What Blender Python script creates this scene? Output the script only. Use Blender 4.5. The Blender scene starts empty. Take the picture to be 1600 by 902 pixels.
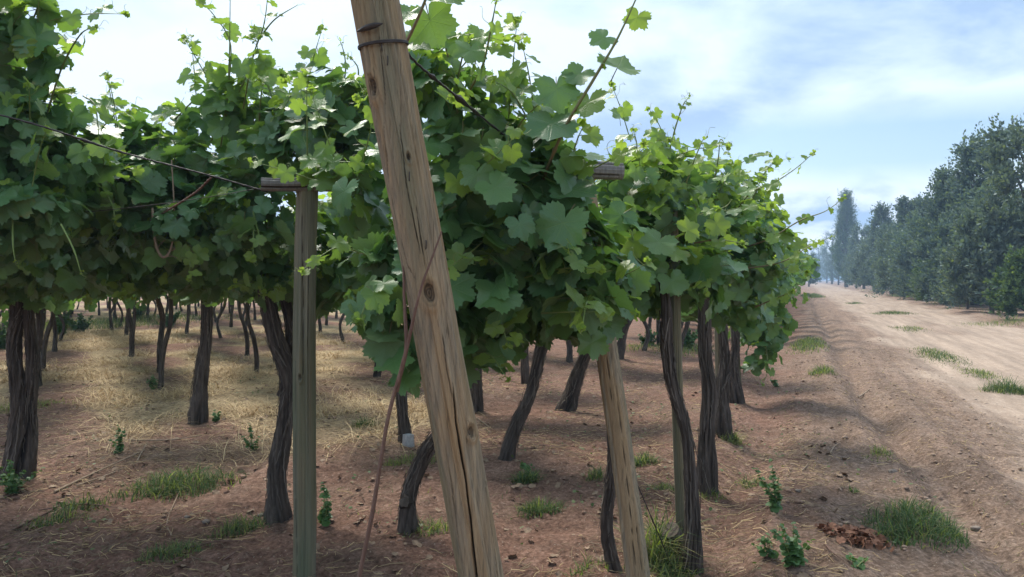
import bpy, math, random
import numpy as np
from mathutils import Vector

rng = np.random.default_rng(7)
random.seed(7)
SC = bpy.context.scene
COL = SC.collection
F, HZ, CAMZ = 1208.0, 437.0, 1.6          # focal length and horizon row of the photo, in its own pixels
K = 0.377                                 # run of the track: x = s + K*y
U = np.array([K, 1.0]) / math.hypot(K, 1)  # along the track
D = np.array([-0.48, 0.877])              # along the vine rows

def P(px, py, Y):
    return np.array([(px - 800) / F * Y, Y, CAMZ + (HZ - py) / F * Y])

# ---------------------------------------------------------------- noise
def _h(ix, iy, iz, seed):
    n = (ix * 374761393 + iy * 668265263 + iz * 2147483647 + seed * 974634777) & 0x7fffffff
    n = ((n ^ (n >> 13)) * 1274126177) & 0x7fffffff
    n = ((n ^ (n >> 15)) * 1911520717) & 0x7fffffff
    return ((n ^ (n >> 16)) & 0xffff) / 65535.0

def vnoise(x, y, z=0.0, seed=0):
    x, y, z = np.broadcast_arrays(np.asarray(x, float), np.asarray(y, float), np.asarray(z, float))
    xi, yi, zi = np.floor(x).astype(np.int64), np.floor(y).astype(np.int64), np.floor(z).astype(np.int64)
    fx, fy, fz = x - xi, y - yi, z - zi
    fx, fy, fz = [f * f * f * (f * (f * 6 - 15) + 10) for f in (fx, fy, fz)]
    r = 0
    for a in (0, 1):
        for b in (0, 1):
            for c in (0, 1):
                w = (fx if a else 1 - fx) * (fy if b else 1 - fy) * (fz if c else 1 - fz)
                r = r + w * _h(xi + a, yi + b, zi + c, seed)
    return r * 2 - 1

def fbm(x, y, z=0.0, o=4, seed=0, g=0.5):
    a, r, f = 1.0, 0, 1.0
    for i in range(o):
        r = r + a * vnoise(np.asarray(x) * f, np.asarray(y) * f, np.asarray(z) * f, seed + i)
        a *= g; f *= 2.03
    return r

def ss(a, b, x):
    t = np.clip((x - a) / (b - a), 0, 1)
    return t * t * (3 - 2 * t)

def nrm(v):
    return v / np.maximum(np.linalg.norm(v, axis=-1, keepdims=True), 1e-9)

# ---------------------------------------------------------------- mesh builder
class MB:
    def __init__(s):
        s.v, s.f, s.m, s.uv, s.c, s.n = [], [], [], [], [], 0
    def add(s, v, f, uv=None, col=None, mat=0):
        v = np.asarray(v, float).reshape(-1, 3); f = np.asarray(f, np.int64)
        s.v.append(v); s.f.append(f + s.n); s.m.append(mat)
        s.uv.append(np.zeros((len(v), 2)) if uv is None else np.asarray(uv, float))
        if col is None: col = np.zeros((len(v), 3))
        col = np.asarray(col, float)
        if col.ndim == 1: col = np.tile(col, (len(v), 1))
        s.c.append(col); s.n += len(v)
    def mesh(s, name, mats, origin=(0, 0, 0), smooth=True):
        V = np.concatenate(s.v) - np.asarray(origin); UV = np.concatenate(s.uv); C = np.concatenate(s.c)
        me = bpy.data.meshes.new(name)
        me.vertices.add(len(V)); me.vertices.foreach_set('co', V.astype(np.float32).ravel())
        loops = np.concatenate([f.ravel() for f in s.f])
        tot = np.concatenate([np.full(len(f), f.shape[1]) for f in s.f])
        st = np.concatenate([[0], np.cumsum(tot)[:-1]])
        mi = np.concatenate([np.full(len(f), m) for f, m in zip(s.f, s.m)])
        me.loops.add(len(loops)); me.loops.foreach_set('vertex_index', loops.astype(np.int32))
        me.polygons.add(len(tot)); me.polygons.foreach_set('loop_start', st.astype(np.int32))
        me.polygons.foreach_set('loop_total', tot.astype(np.int32))
        me.polygons.foreach_set('material_index', mi.astype(np.int32))
        me.polygons.foreach_set('use_smooth', np.full(len(tot), smooth))
        me.update(calc_edges=True)
        ul = me.uv_layers.new(name='UVMap'); ul.data.foreach_set('uv', UV[loops].astype(np.float32).ravel())
        ca = me.color_attributes.new('data', 'FLOAT_COLOR', 'POINT')
        ca.data.foreach_set('color', np.concatenate([C, np.ones((len(C), 1))], 1).astype(np.float32).ravel())
        for m in (mats if isinstance(mats, (list, tuple)) else [mats]): me.materials.append(m)
        me.validate(); me.update()
        return me
    def build(s, name, mats, parent=None, origin=None, smooth=True):
        o = origin
        if o is None:
            o = np.zeros(3); p = parent
            while p is not None:
                o = o + np.array(p.location); p = p.parent
        ob = bpy.data.objects.new(name, s.mesh(name, mats, o, smooth)); COL.objects.link(ob)
        if parent: ob.parent = parent
        elif origin is not None: ob.location = origin
        return ob

def tag(o, label=None, cat=None, group=None, kind=None):
    if label: o['label'] = label
    if cat: o['category'] = cat
    if group: o['group'] = group
    if kind: o['kind'] = kind
    return o

def empty(name, loc):
    o = bpy.data.objects.new(name, None); COL.objects.link(o); o.location = tuple(loc); o.empty_display_size = .1
    return o

def copy_tree(o, parent=None):
    c = o.copy(); COL.objects.link(c)
    if parent: c.parent = parent
    for ch in [x for x in SC.objects if x.parent == o and x != c]: copy_tree(ch, c)
    return c

def spline(pts, n, rad=None):
    pts = np.asarray(pts, float); m = len(pts)
    if m == 2:
        t = np.linspace(0, 1, n)[:, None]; c = pts[0] * (1 - t) + pts[1] * t
    else:
        q = np.concatenate([[2 * pts[0] - pts[1]], pts, [2 * pts[-1] - pts[-2]]])
        tt = np.linspace(0, m - 1, n); i = np.minimum(tt.astype(int), m - 2); t = (tt - i)[:, None]
        a, b, c_, d = q[i], q[i + 1], q[i + 2], q[i + 3]
        c = .5 * (2 * b + (c_ - a) * t + (2 * a - 5 * b + 4 * c_ - d) * t * t + (3 * b - a - 3 * c_ + d) * t ** 3)
    r = None
    if rad is not None: r = np.interp(np.linspace(0, 1, n), np.linspace(0, 1, len(rad)), rad)
    return c, r

def frames(c):
    T = nrm(np.gradient(c, axis=0))
    a = np.array([0, -1, 0]) if abs(T[0][1]) < .9 else np.array([1.0, 0, 0])
    N = np.zeros_like(c); n = a - T[0] * a.dot(T[0]); N[0] = n / np.linalg.norm(n)
    for i in range(1, len(c)):
        n = N[i - 1] - T[i] * N[i - 1].dot(T[i]); N[i] = n / np.linalg.norm(n)
    return T, N, np.cross(T, N)

def tube(mb, pts, rad, n=24, k=8, disp=None, cap=True, mat=0, col=(0, 0, 0), colfn=None, seam_split=False):
    """round limb along pts; disp(theta, arclength, r) pushes the skin along its normal"""
    c, r = spline(pts, n, rad)
    T, N, B = frames(c)
    L = np.concatenate([[0], np.cumsum(np.linalg.norm(np.diff(c, axis=0), axis=1))])
    kk = k + 1
    th = np.linspace(0, 2 * math.pi, kk)
    TH, LL = np.meshgrid(th, L); RR = np.repeat(r[:, None], kk, 1)
    R = RR.copy(); dd = None
    if disp is not None:
        dd = disp(TH, LL, RR); R = R + dd
    V = c[:, None, :] + R[..., None] * (np.cos(TH)[..., None] * N[:, None, :] + np.sin(TH)[..., None] * B[:, None, :])
    idx = np.arange(n * kk).reshape(n, kk)
    q = np.stack([idx[:-1, :-1], idx[:-1, 1:], idx[1:, 1:], idx[1:, :-1]], -1).reshape(-1, 4)
    uv = np.stack([TH / (2 * math.pi), LL], -1).reshape(-1, 2)
    cc = np.tile(np.asarray(col, float), (n * kk, 1)) if colfn is None else colfn(TH, LL, dd).reshape(-1, 3)
    mb.add(V.reshape(-1, 3), q, uv, cc, mat)
    if cap:
        for e, row in ((0, idx[0]), (1, idx[-1])):
            ctr = c[0] if e == 0 else c[-1]
            vv = np.concatenate([V.reshape(-1, 3)[row], [ctr]])
            t = np.array([[i, i + 1, k + 1] for i in range(k)])
            if e == 0: t = t[:, ::-1]
            uvc = np.concatenate([np.stack([np.cos(th), np.sin(th)], 1) * .05, [[0, 0]]])
            mb.add(vv, t, uvc, np.array([0, 0, 1.0]) if colfn is not None else col, mat)

# ---------------------------------------------------------------- materials
class NT:
    def __init__(s, name):
        s.m = bpy.data.materials.new(name); s.m.use_nodes = True
        s.t = s.m.node_tree; s.t.nodes.clear()
        s.out = s.n('ShaderNodeOutputMaterial')
    def n(s, typ, ins=None, **kw):
        nd = s.t.nodes.new(typ)
        for k, v in kw.items(): setattr(nd, k, v)
        for k, v in (ins or {}).items(): s.set(nd.inputs[k], v)
        return nd
    def set(s, sock, v):
        if isinstance(v, bpy.types.NodeSocket): s.t.links.new(v, sock)
        elif isinstance(v, (tuple, list)) and sock.type == 'RGBA' and len(v) == 3: sock.default_value = (*v, 1)
        else: sock.default_value = v
    def math(s, op, a, b=0.0, c=None, clamp=False):
        nd = s.n('ShaderNodeMath', operation=op, use_clamp=clamp)
        s.set(nd.inputs[0], a); s.set(nd.inputs[1], b)
        if c is not None: s.set(nd.inputs[2], c)
        return nd.outputs[0]
    def mix(s, f, a, b, blend='MIX'):
        nd = s.n('ShaderNodeMix', data_type='RGBA', blend_type=blend)
        s.set(nd.inputs[0], f); s.set(nd.inputs[6], a); s.set(nd.inputs[7], b)
        return nd.outputs[2]
    def noise(s, vec, scale, detail=4, rough=.55, out=0, dist=0.0):
        nd = s.n('ShaderNodeTexNoise', {'Scale': scale, 'Detail': detail, 'Roughness': rough, 'Distortion': dist})
        if vec is not None: s.set(nd.inputs['Vector'], vec)
        return nd.outputs[out]
    def ramp(s, f, stops):
        nd = s.n('ShaderNodeValToRGB'); e = nd.color_ramp.elements
        while len(e) < len(stops): e.new(.5)
        for x, (p, c) in zip(e, stops):
            x.position = p; x.color = (*c, 1) if isinstance(c, (tuple, list)) else (c, c, c, 1)
        s.set(nd.inputs[0], f); return nd.outputs[0]
    def maprange(s, v, a, b, c=0.0, d=1.0):
        nd = s.n('ShaderNodeMapRange', {'Value': v, 'From Min': a, 'From Max': b, 'To Min': c, 'To Max': d}); return nd.outputs[0]
    def scale(s, vec, sc):
        nd = s.n('ShaderNodeVectorMath', operation='MULTIPLY'); s.set(nd.inputs[0], vec); nd.inputs[1].default_value = sc
        return nd.outputs[0]
    def data(s):
        a = s.n('ShaderNodeAttribute', attribute_name='data')
        sp = s.n('ShaderNodeSeparateColor', {0: a.outputs['Color']})
        return sp.outputs[0], sp.outputs[1], sp.outputs[2]
    def bump(s, h, strength=.5, dist=.01, nrm=None):
        nd = s.n('ShaderNodeBump', {'Height': h, 'Strength': strength, 'Distance': dist})
        if nrm is not None: s.set(nd.inputs['Normal'], nrm)
        return nd.outputs[0]
    def pbsdf(s, col, rough=.7, spec=.3, normal=None, **kw):
        nd = s.n('ShaderNodeBsdfPrincipled', {'Base Color': col, 'Roughness': rough, 'Specular IOR Level': spec, **kw})
        if normal is not None: s.set(nd.inputs['Normal'], normal)
        return nd.outputs[0]
    def end(s, sh):
        s.t.links.new(sh, s.out.inputs[0]); return s.m

def mat_leaf(name, dark, mid, young, under, trans, tf=.35, veins=True, rough=.42, spec=.5):
    t = NT(name); r, age, pet = t.data()
    geo = t.n('ShaderNodeNewGeometry'); bf = geo.outputs['Backfacing']
    col = t.mix(r, dark, mid)
    col = t.mix(t.math('MULTIPLY', age, .9), col, young)
    uvn = t.n('ShaderNodeUVMap', uv_map='UVMap').outputs[0]
    nn = t.noise(uvn, 5.0, 3)
    col = t.mix(t.maprange(nn, .3, .7, 0, .5), col, t.mix(.5, col, mid))
    if veins:      # dusty and yellowing patches, scorched margins on a few blades
        ob = t.n('ShaderNodeTexCoord').outputs['Object']
        col = t.mix(t.maprange(t.noise(ob, 14, 3), .52, .72, 0, .45), col, (.13, .19, .085))
        rim = t.math('MULTIPLY', t.maprange(t.n('ShaderNodeVectorMath', {0: uvn}, operation='LENGTH').outputs['Value'], .62, .95), t.maprange(t.noise(ob, 9, 4, .7), .60, .68))
        col = t.mix(t.math('MULTIPLY', rim, .8), col, (.26, .2, .05))
    normal = None
    if veins:
        sx = t.n('ShaderNodeSeparateXYZ', {0: uvn})
        x = t.math('ABSOLUTE', sx.outputs[0]); y = sx.outputs[1]
        ds = []
        for a in (0, 55, 112):
            ca, sa = math.cos(math.radians(a)), math.sin(math.radians(a))
            along = t.math('ADD', t.math('MULTIPLY', x, sa), t.math('MULTIPLY', y, ca))
            d = t.math('ABSOLUTE', t.math('SUBTRACT', t.math('MULTIPLY', x, ca), t.math('MULTIPLY', y, sa)))
            w = t.math('SUBTRACT', .030, t.math('MULTIPLY', along, .022))
            line = t.math('SUBTRACT', 1.0, t.math('DIVIDE', d, w), clamp=True)
            line = t.math('MULTIPLY', line, t.math('GREATER_THAN', along, 0.0))
            # side veins branch off each main vein
            st = t.math('FRACT', t.math('SUBTRACT', t.math('MULTIPLY', along, 6.0), t.math('MULTIPLY', d, 5.0)))
            sv = t.math('SUBTRACT', 1.0, t.math('DIVIDE', t.math('ABSOLUTE', t.math('SUBTRACT', st, .5)), .09), clamp=True)
            sv = t.math('MULTIPLY', sv, t.math('MULTIPLY', t.math('LESS_THAN', d, .26), t.math('GREATER_THAN', along, .12)))
            ds.append(line); ds.append(t.math('MULTIPLY', sv, .35))
        v = ds[0]
        for d in ds[1:]: v = t.math('MAXIMUM', v, d)
        col = t.mix(t.math('MULTIPLY', v, .5), col, (.16, .26, .07))
        h = t.math('ADD', t.math('MULTIPLY', v, -.6), t.math('MULTIPLY', t.noise(uvn, 9, 3), .8))
        normal = t.bump(h, .35, .006)
    col = t.mix(bf, col, t.mix(t.math('MULTIPLY', age, .6), under, young))
    col = t.mix(pet, col, (.16, .12, .05))
    sh = t.pbsdf(col, t.math('ADD', rough, t.math('MULTIPLY', bf, .25)), t.math('SUBTRACT', spec, t.math('MULTIPLY', bf, spec * .6)), normal)
    tc = t.mix(t.math('MULTIPLY', age, .8), trans, (.42, .55, .05))
    tr = t.n('ShaderNodeBsdfTranslucent', {'Color': tc})
    if normal is not None: t.set(tr.inputs['Normal'], normal)
    fac = t.math('ADD', tf * .62, t.math('MULTIPLY', age, tf * .9))
    mx = t.n('ShaderNodeMixShader', {0: fac, 1: sh, 2: tr.outputs[0]})
    return t.end(mx.outputs[0])

M_leaf = mat_leaf('vine_leaf', (.04, .108, .046), (.105, .225, .085), (.33, .45, .065), (.14, .215, .11), (.19, .38, .05), .42, True, .36, .5)
M_tree = [mat_leaf('hedge_leaf_%s' % n, d, m, y, u, tr, .22, False, .6, .3) for n, d, m, y, u, tr in (
    ('grey', (.065, .11, .09), (.16, .22, .185), (.23, .29, .23), (.13, .17, .14), (.09, .14, .06)),
    ('blue', (.034, .072, .066), (.105, .165, .152), (.16, .22, .18), (.12, .165, .145), (.08, .14, .085)),  # blue-green foliage, with extra blue of lens and air haze put into its colour
    ('green', (.03, .065, .03), (.05, .11, .045), (.1, .17, .06), (.08, .12, .07), (.07, .14, .03)))]
M_grass = mat_leaf('grass_blade', (.05, .095, .03), (.1, .155, .055), (.42, .34, .17), (.09, .14, .055), (.1, .17, .035), .3, False, .55, .3)

def mat_straw():
    t = NT('dry_straw'); r, g, b = t.data()
    c = t.mix(r, (.4, .27, .13), (.68, .5, .27)); c = t.mix(g, c, (.13, .09, .065))
    return t.end(t.pbsdf(c, .7, .25))
M_straw = mat_straw()

def mat_stem():
    t = NT('green_shoot'); r, g, b = t.data()
    c = t.mix(r, (.19, .27, .07), (.16, .085, .05)); c = t.mix(g, c, (.3, .36, .1))
    return t.end(t.pbsdf(c, .5, .4))
M_stem = mat_stem()

def mat_bark(name, c0, c1, c2):
    t = NT(name); r, g, b = t.data()
    uv = t.n('ShaderNodeTexCoord').outputs['Object']
    n1 = t.noise(t.scale(uv, (55, 55, 6)), 1.0, 5, .65); n2 = t.noise(t.scale(uv, (9, 9, 2.5)), 1.0, 3)
    n3 = t.noise(uv, 160, 3)
    c = t.ramp(n1, [(.3, c0), (.55, c1), (.8, c2)])
    c = t.mix(t.maprange(n2, .35, .65, 0, .7), c, c0)
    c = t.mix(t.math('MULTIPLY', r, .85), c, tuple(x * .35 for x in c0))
    c = t.mix(t.math('MULTIPLY', b, .4), c, (.12, .095, .07))
    c = t.mix(t.math('MULTIPLY', g, .7), c, (.3, .26, .215))
    nm = t.bump(t.math('ADD', t.math('MULTIPLY', n1, 1.0), t.math('MULTIPLY', n3, .25)), .9, .012)
    return t.end(t.pbsdf(c, .85, .2, nm))
M_bark = mat_bark('vine_bark', (.055, .043, .035), (.14, .112, .09), (.27, .225, .185))
M_cane = mat_bark('dry_cane', (.13, .075, .055), (.22, .135, .1), (.3, .21, .16))
M_pale = mat_bark('pale_cane', (.24, .17, .11), (.36, .27, .19), (.46, .36, .26))
M_limb = mat_bark('tree_bark', (.06, .05, .04), (.12, .1, .08), (.2, .17, .14))

def mat_wood(name, grey, tan, orange, moss):
    t = NT(name); r, g, b = t.data()
    uv = t.n('ShaderNodeTexCoord').outputs['Object']
    st = t.noise(t.scale(uv, (70, 70, 1.6)), 1.0, 6, .62); fine = t.noise(t.scale(uv, (260, 260, 5)), 1.0, 3)
    pat = t.noise(t.scale(uv, (9, 9, 2.2)), 1.0, 4); hair = t.noise(t.scale(uv, (120, 120, 1.1)), 1.0, 2)
    c = t.mix(t.maprange(st, .35, .68), grey, tan)
    c = t.mix(t.math('MULTIPLY', t.maprange(pat, .5, .72), .6), c, orange)
    c = t.mix(t.math('MULTIPLY', g, .6), c, orange)
    c = t.mix(t.math('MULTIPLY', b, t.maprange(pat, .25, .6, .25, .9)), c, moss)
    c = t.mix(t.math('MULTIPLY', t.maprange(fine, .55, .75), .45), c, tuple(x * .45 for x in grey))
    c = t.mix(t.math('MULTIPLY', t.maprange(hair, .64, .70), .65), c, tuple(x * .25 for x in tan))
    c = t.mix(r, c, (.035, .025, .018))
    nm = t.bump(t.math('ADD', st, t.math('MULTIPLY', fine, .5)), .55, .006)
    return t.end(t.pbsdf(c, .8, .25, nm))
M_post = mat_wood('weathered_post', (.2, .16, .11), (.4, .295, .18), (.35, .215, .1), (.16, .165, .105))
M_post_grey = mat_wood('grey_post', (.15, .14, .1), (.29, .245, .165), (.24, .17, .09), (.12, .135, .08))
M_arm = mat_wood('grey_crossarm', (.18, .165, .15), (.3, .27, .24), (.2, .16, .12), (.12, .12, .1))

def mat_plain(name, c, rough=.6, metal=0.0, spec=.4):
    t = NT(name); o = t.n('ShaderNodeTexCoord').outputs['Object']
    n = t.noise(o, 40, 4); cc = t.mix(t.maprange(n, .3, .7), c, tuple(x * .6 for x in c))
    return t.end(t.pbsdf(cc, rough, spec, t.bump(n, .2, .003), Metallic=metal))
M_wire = mat_plain('rusty_wire', (.07, .06, .055), .55, .6)
M_sleeve = mat_plain('grey_sleeve', (.45, .45, .44), .6)
M_stone = mat_plain('stone', (.27, .215, .17), .9)
M_dead = mat_plain('dead_leaves', (.27, .125, .07), .8)
M_fallen = mat_plain('fallen_leaf', (.3, .2, .125), .8)
M_weed = mat_leaf('weed_leaf', (.05, .12, .035), (.1, .2, .06), (.2, .28, .08), (.12, .19, .08), (.16, .3, .05), .3, False, .5, .35)
M_grape = mat_plain('green_grape', (.12, .22, .05), .35)

def mat_ground():
    t = NT('soil'); road, straw, red = t.data()
    o = t.n('ShaderNodeTexCoord').outputs['Object']
    n0 = t.noise(o, .8, 4); n1 = t.noise(o, 5, 6, .65); n2 = t.noise(o, 38, 6, .7); n3 = t.noise(o, 150, 3, .7)
    mixn = t.math('ADD', t.math('MULTIPLY', n1, .55), t.math('MULTIPLY', n2, .45))
    n4 = t.noise(o, 16, 5, .75)
    soil = t.ramp(mixn, [(.3, (.155, .1, .068)), (.5, (.27, .185, .133)), (.72, (.385, .285, .22))])
    redc = t.ramp(mixn, [(.3, (.125, .064, .042)), (.5, (.245, .132, .092)), (.72, (.36, .23, .17))])
    roadc = t.ramp(mixn, [(.25, (.27, .195, .14)), (.5, (.37, .28, .21)), (.75, (.45, .355, .275))])
    strw = t.ramp(mixn, [(.3, (.2, .135, .075)), (.5, (.38, .28, .16)), (.7, (.5, .4, .24))])
    so = t.n('ShaderNodeSeparateXYZ', {0: o}); sx = t.math('SUBTRACT', so.outputs[0], t.math('MULTIPLY', so.outputs[1], K))
    lane = t.noise(t.n('ShaderNodeCombineXYZ', {0: t.math('MULTIPLY', sx, 3.2), 1: t.math('MULTIPLY', so.outputs[1], .22)}).outputs[0], 1.0, 6, .68)
    lf = t.maprange(lane, .34, .66, .72, 1.18); lcol = t.n('ShaderNodeCombineColor', {0: lf, 1: lf, 2: lf}).outputs[0]
    soil = t.mix(1.0, soil, lcol, 'MULTIPLY'); roadc = t.mix(1.0, roadc, lcol, 'MULTIPLY')
    c = t.mix(t.math('MULTIPLY', red, t.maprange(n0, .3, .6, .55, 1)), soil, redc)
    hum = t.math('MULTIPLY', t.math('MULTIPLY', red, t.maprange(t.noise(o, 1.3, 6, .7), .44, .66)), .45)
    c = t.mix(hum, c, t.mix(mixn, (.05, .036, .027), (.16, .118, .085)))
    c = t.mix(straw, c, strw); c = t.mix(road, c, roadc)
    grit = t.math('MULTIPLY', t.maprange(n2, .33, .67, .62, 1.32), t.maprange(n4, .32, .68, .72, 1.25))
    grit = t.math('ADD', t.math('MULTIPLY', grit, t.math('SUBTRACT', 1.0, t.math('MULTIPLY', road, .55))), t.math('MULTIPLY', road, .55))
    c = t.mix(1.0, c, t.n('ShaderNodeCombineColor', {0: grit, 1: grit, 2: grit}).outputs[0], 'MULTIPLY')
    vo = t.n('ShaderNodeTexVoronoi', {'Vector': o, 'Scale': 55.0, 'Randomness': 1.0})
    spk = t.math('LESS_THAN', vo.outputs['Distance'], .22)
    spk = t.math('MULTIPLY', spk, t.math('GREATER_THAN', t.n('ShaderNodeSeparateColor', {0: vo.outputs['Color']}).outputs[0], .8))
    c = t.mix(t.math('MULTIPLY', spk, .75), c, (.46, .37, .28))
    c = t.mix(t.math('MULTIPLY', t.maprange(n3, .56, .72), .5), c, t.mix(.55, c, (.03, .02, .015)))
    h = t.math('ADD', t.math('MULTIPLY', n2, 1.0), t.math('MULTIPLY', n3, .45))
    h = t.math('ADD', h, t.math('MULTIPLY', n1, 1.2))
    nm = t.bump(h, t.math('SUBTRACT', .9, t.math('MULTIPLY', road, .5)), .03)
    return t.end(t.pbsdf(c, .95, .12, nm))
M_ground = mat_ground()
def mat_clod():
    t = NT('soil_clod'); road, g, red = t.data(); o = t.n('ShaderNodeTexCoord').outputs['Object']
    n = t.maprange(t.noise(o, 30, 4), .3, .7)
    c = t.mix(red, t.mix(n, (.22, .145, .1), (.4, .29, .215)), t.mix(n, (.19, .105, .072), (.35, .225, .165)))
    return t.end(t.pbsdf(t.mix(road, c, (.42, .33, .255)), .95, .1, t.bump(t.noise(o, 220, 3), .5, .003)))
M_clod = mat_clod()

# ---------------------------------------------------------------- the ground
def S(x, y): return x - K * y

def ground_h(x, y):
    x = np.asarray(x, float); y = np.asarray(y, float)
    s = S(x, y) + .06 * fbm(x * .4, y * .4, seed=3, o=2)
    l = y
    g = lambda c, w: np.exp(-((s - c) / w) ** 2)
    road = ss(1.9, 2.5, s) * (1 - ss(7.0, 7.7, s)); vine = 1 - ss(-.7, -.2, s)
    h = .06 * g(.15, .45) - .055 * g(-.5, .25) + .05 * g(-1.1, .5)
    fc = .72 + .75 * np.exp(-np.maximum(l - 3, 0) / 4.0)
    h = h + .05 * g(fc - .32, .22) - .075 * np.exp(-((s - fc) / .16) ** 2) + .035 * g(fc + .4, .25)
    h = h - .05 * road - .035 * (g(3.4, .3) + g(5.6, .35)) + .07 * g(8.0, .4)
    near = np.exp(-np.hypot(x, y) / 25)
    rough = 1 - .72 * road
    h = h + .045 * fbm(S(x, y) * .8, y * .28, seed=11, o=3) * rough
    cl = fbm(x * 4.5, y * 4.5, seed=21, o=4, g=.6)
    h = h + near * rough * ((.009 + .01 * vine) * cl + .03 * np.maximum(cl - .3, 0) * (1 - .5 * vine))
    fn = vnoise(x * 22, y * 22, seed=31); h = h + near * rough * (.011 * fn + np.exp(-np.hypot(x, y) / 7) * .007 * vnoise(x * 47, y * 47, seed=33))
    # shallow hoed ridges across the tilled strip
    sx = S(x, y); h = h + np.exp(-np.hypot(x, y) / 40) * (1 - vine) * (.016 * (1 - .6 * road) * fbm(sx * 5.5, y * .35, seed=41, o=3) + .012 * (1 - road) * np.abs(fbm(sx * 8, y * 3.2, seed=43, o=2)))
    return h

def gz(x, y): return float(ground_h(x, y))
def G(px, py):
    Y = CAMZ * F / (py - HZ); x = (px - 800) / F * Y
    for _ in range(3):
        z = gz(x, Y); Y = (CAMZ - z) * F / (py - HZ); x = (px - 800) / F * Y
    return np.array([x, Y, gz(x, Y)])

def straw_mask(x, y):
    s = S(x, y)
    a = fbm(x * .5, y * .5, seed=51, o=3)
    rowp = (x * .877 + y * .48)        # across the rows
    m = ss(-.5, .3, a + .35 * np.sin(rowp * 2 * math.pi / 1.6)) * ss(6.2, 9.2, y)
    return m * (1 - ss(-2.6, -1.2, s)) * ss(-.3, 1.0, -(x + .05 * y) + 0.4)

def build_ground():
    rr = [0.0, .4]
    while rr[-1] < 45: rr.append(rr[-1] * (1.0062 if rr[-1] > 2.5 else 1.06))
    while rr[-1] < 4000: rr.append(rr[-1] * 1.06)
    rr = np.array(rr[1:])
    az = np.concatenate([np.arange(-180, -44, 6), np.arange(-42, 42.01, .21), np.arange(46, 180, 6)])
    A, R = np.meshgrid(np.radians(az), rr)
    X, Y = R * np.sin(A), R * np.cos(A)
    Z = ground_h(X, Y) * np.exp(-R / 300)
    n, k = X.shape; idx = np.arange(n * k).reshape(n, k); nx = np.roll(idx, -1, 1)
    q = np.stack([idx[:-1], nx[:-1], nx[1:], idx[1:]], -1).reshape(-1, 4)[:, ::-1]
    s = S(X, Y)
    e = .45 * fbm(X * .5, Y * .5, seed=61, o=4) + .12 * fbm(X * 4, Y * 4, seed=62, o=2)
    road = ss(1.7, 2.7, s + e) * (1 - ss(6.9, 7.8, s + e))
    mid = np.exp(-((s - 4.5 + .5 * e) / .5) ** 2) * ss(-.1, .5, fbm(X * .3, Y * .2, seed=66))
    road = road * (1 - .45 * mid)
    straw = straw_mask(X, Y)
    red = (1 - ss(-.7, .5, s + e)) * .95 + .12 * ss(-.2, .5, e)
    C = np.stack([road, straw, np.clip(red, 0, 1)], -1).reshape(-1, 3)
    mb = MB(); mb.add(np.stack([X, Y, Z], -1).reshape(-1, 3), q, None, C)
    c = np.array([[0, 0, gz(0, 0)]]); r0 = np.stack([X[0], Y[0], Z[0]], -1)
    mb.add(np.concatenate([r0, c]), [[i, k, (i + 1) % k] for i in range(k)], None, np.array([0, 0, .5]))
    tag(mb.build('ground', M_ground), kind='structure')
build_ground()

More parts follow.
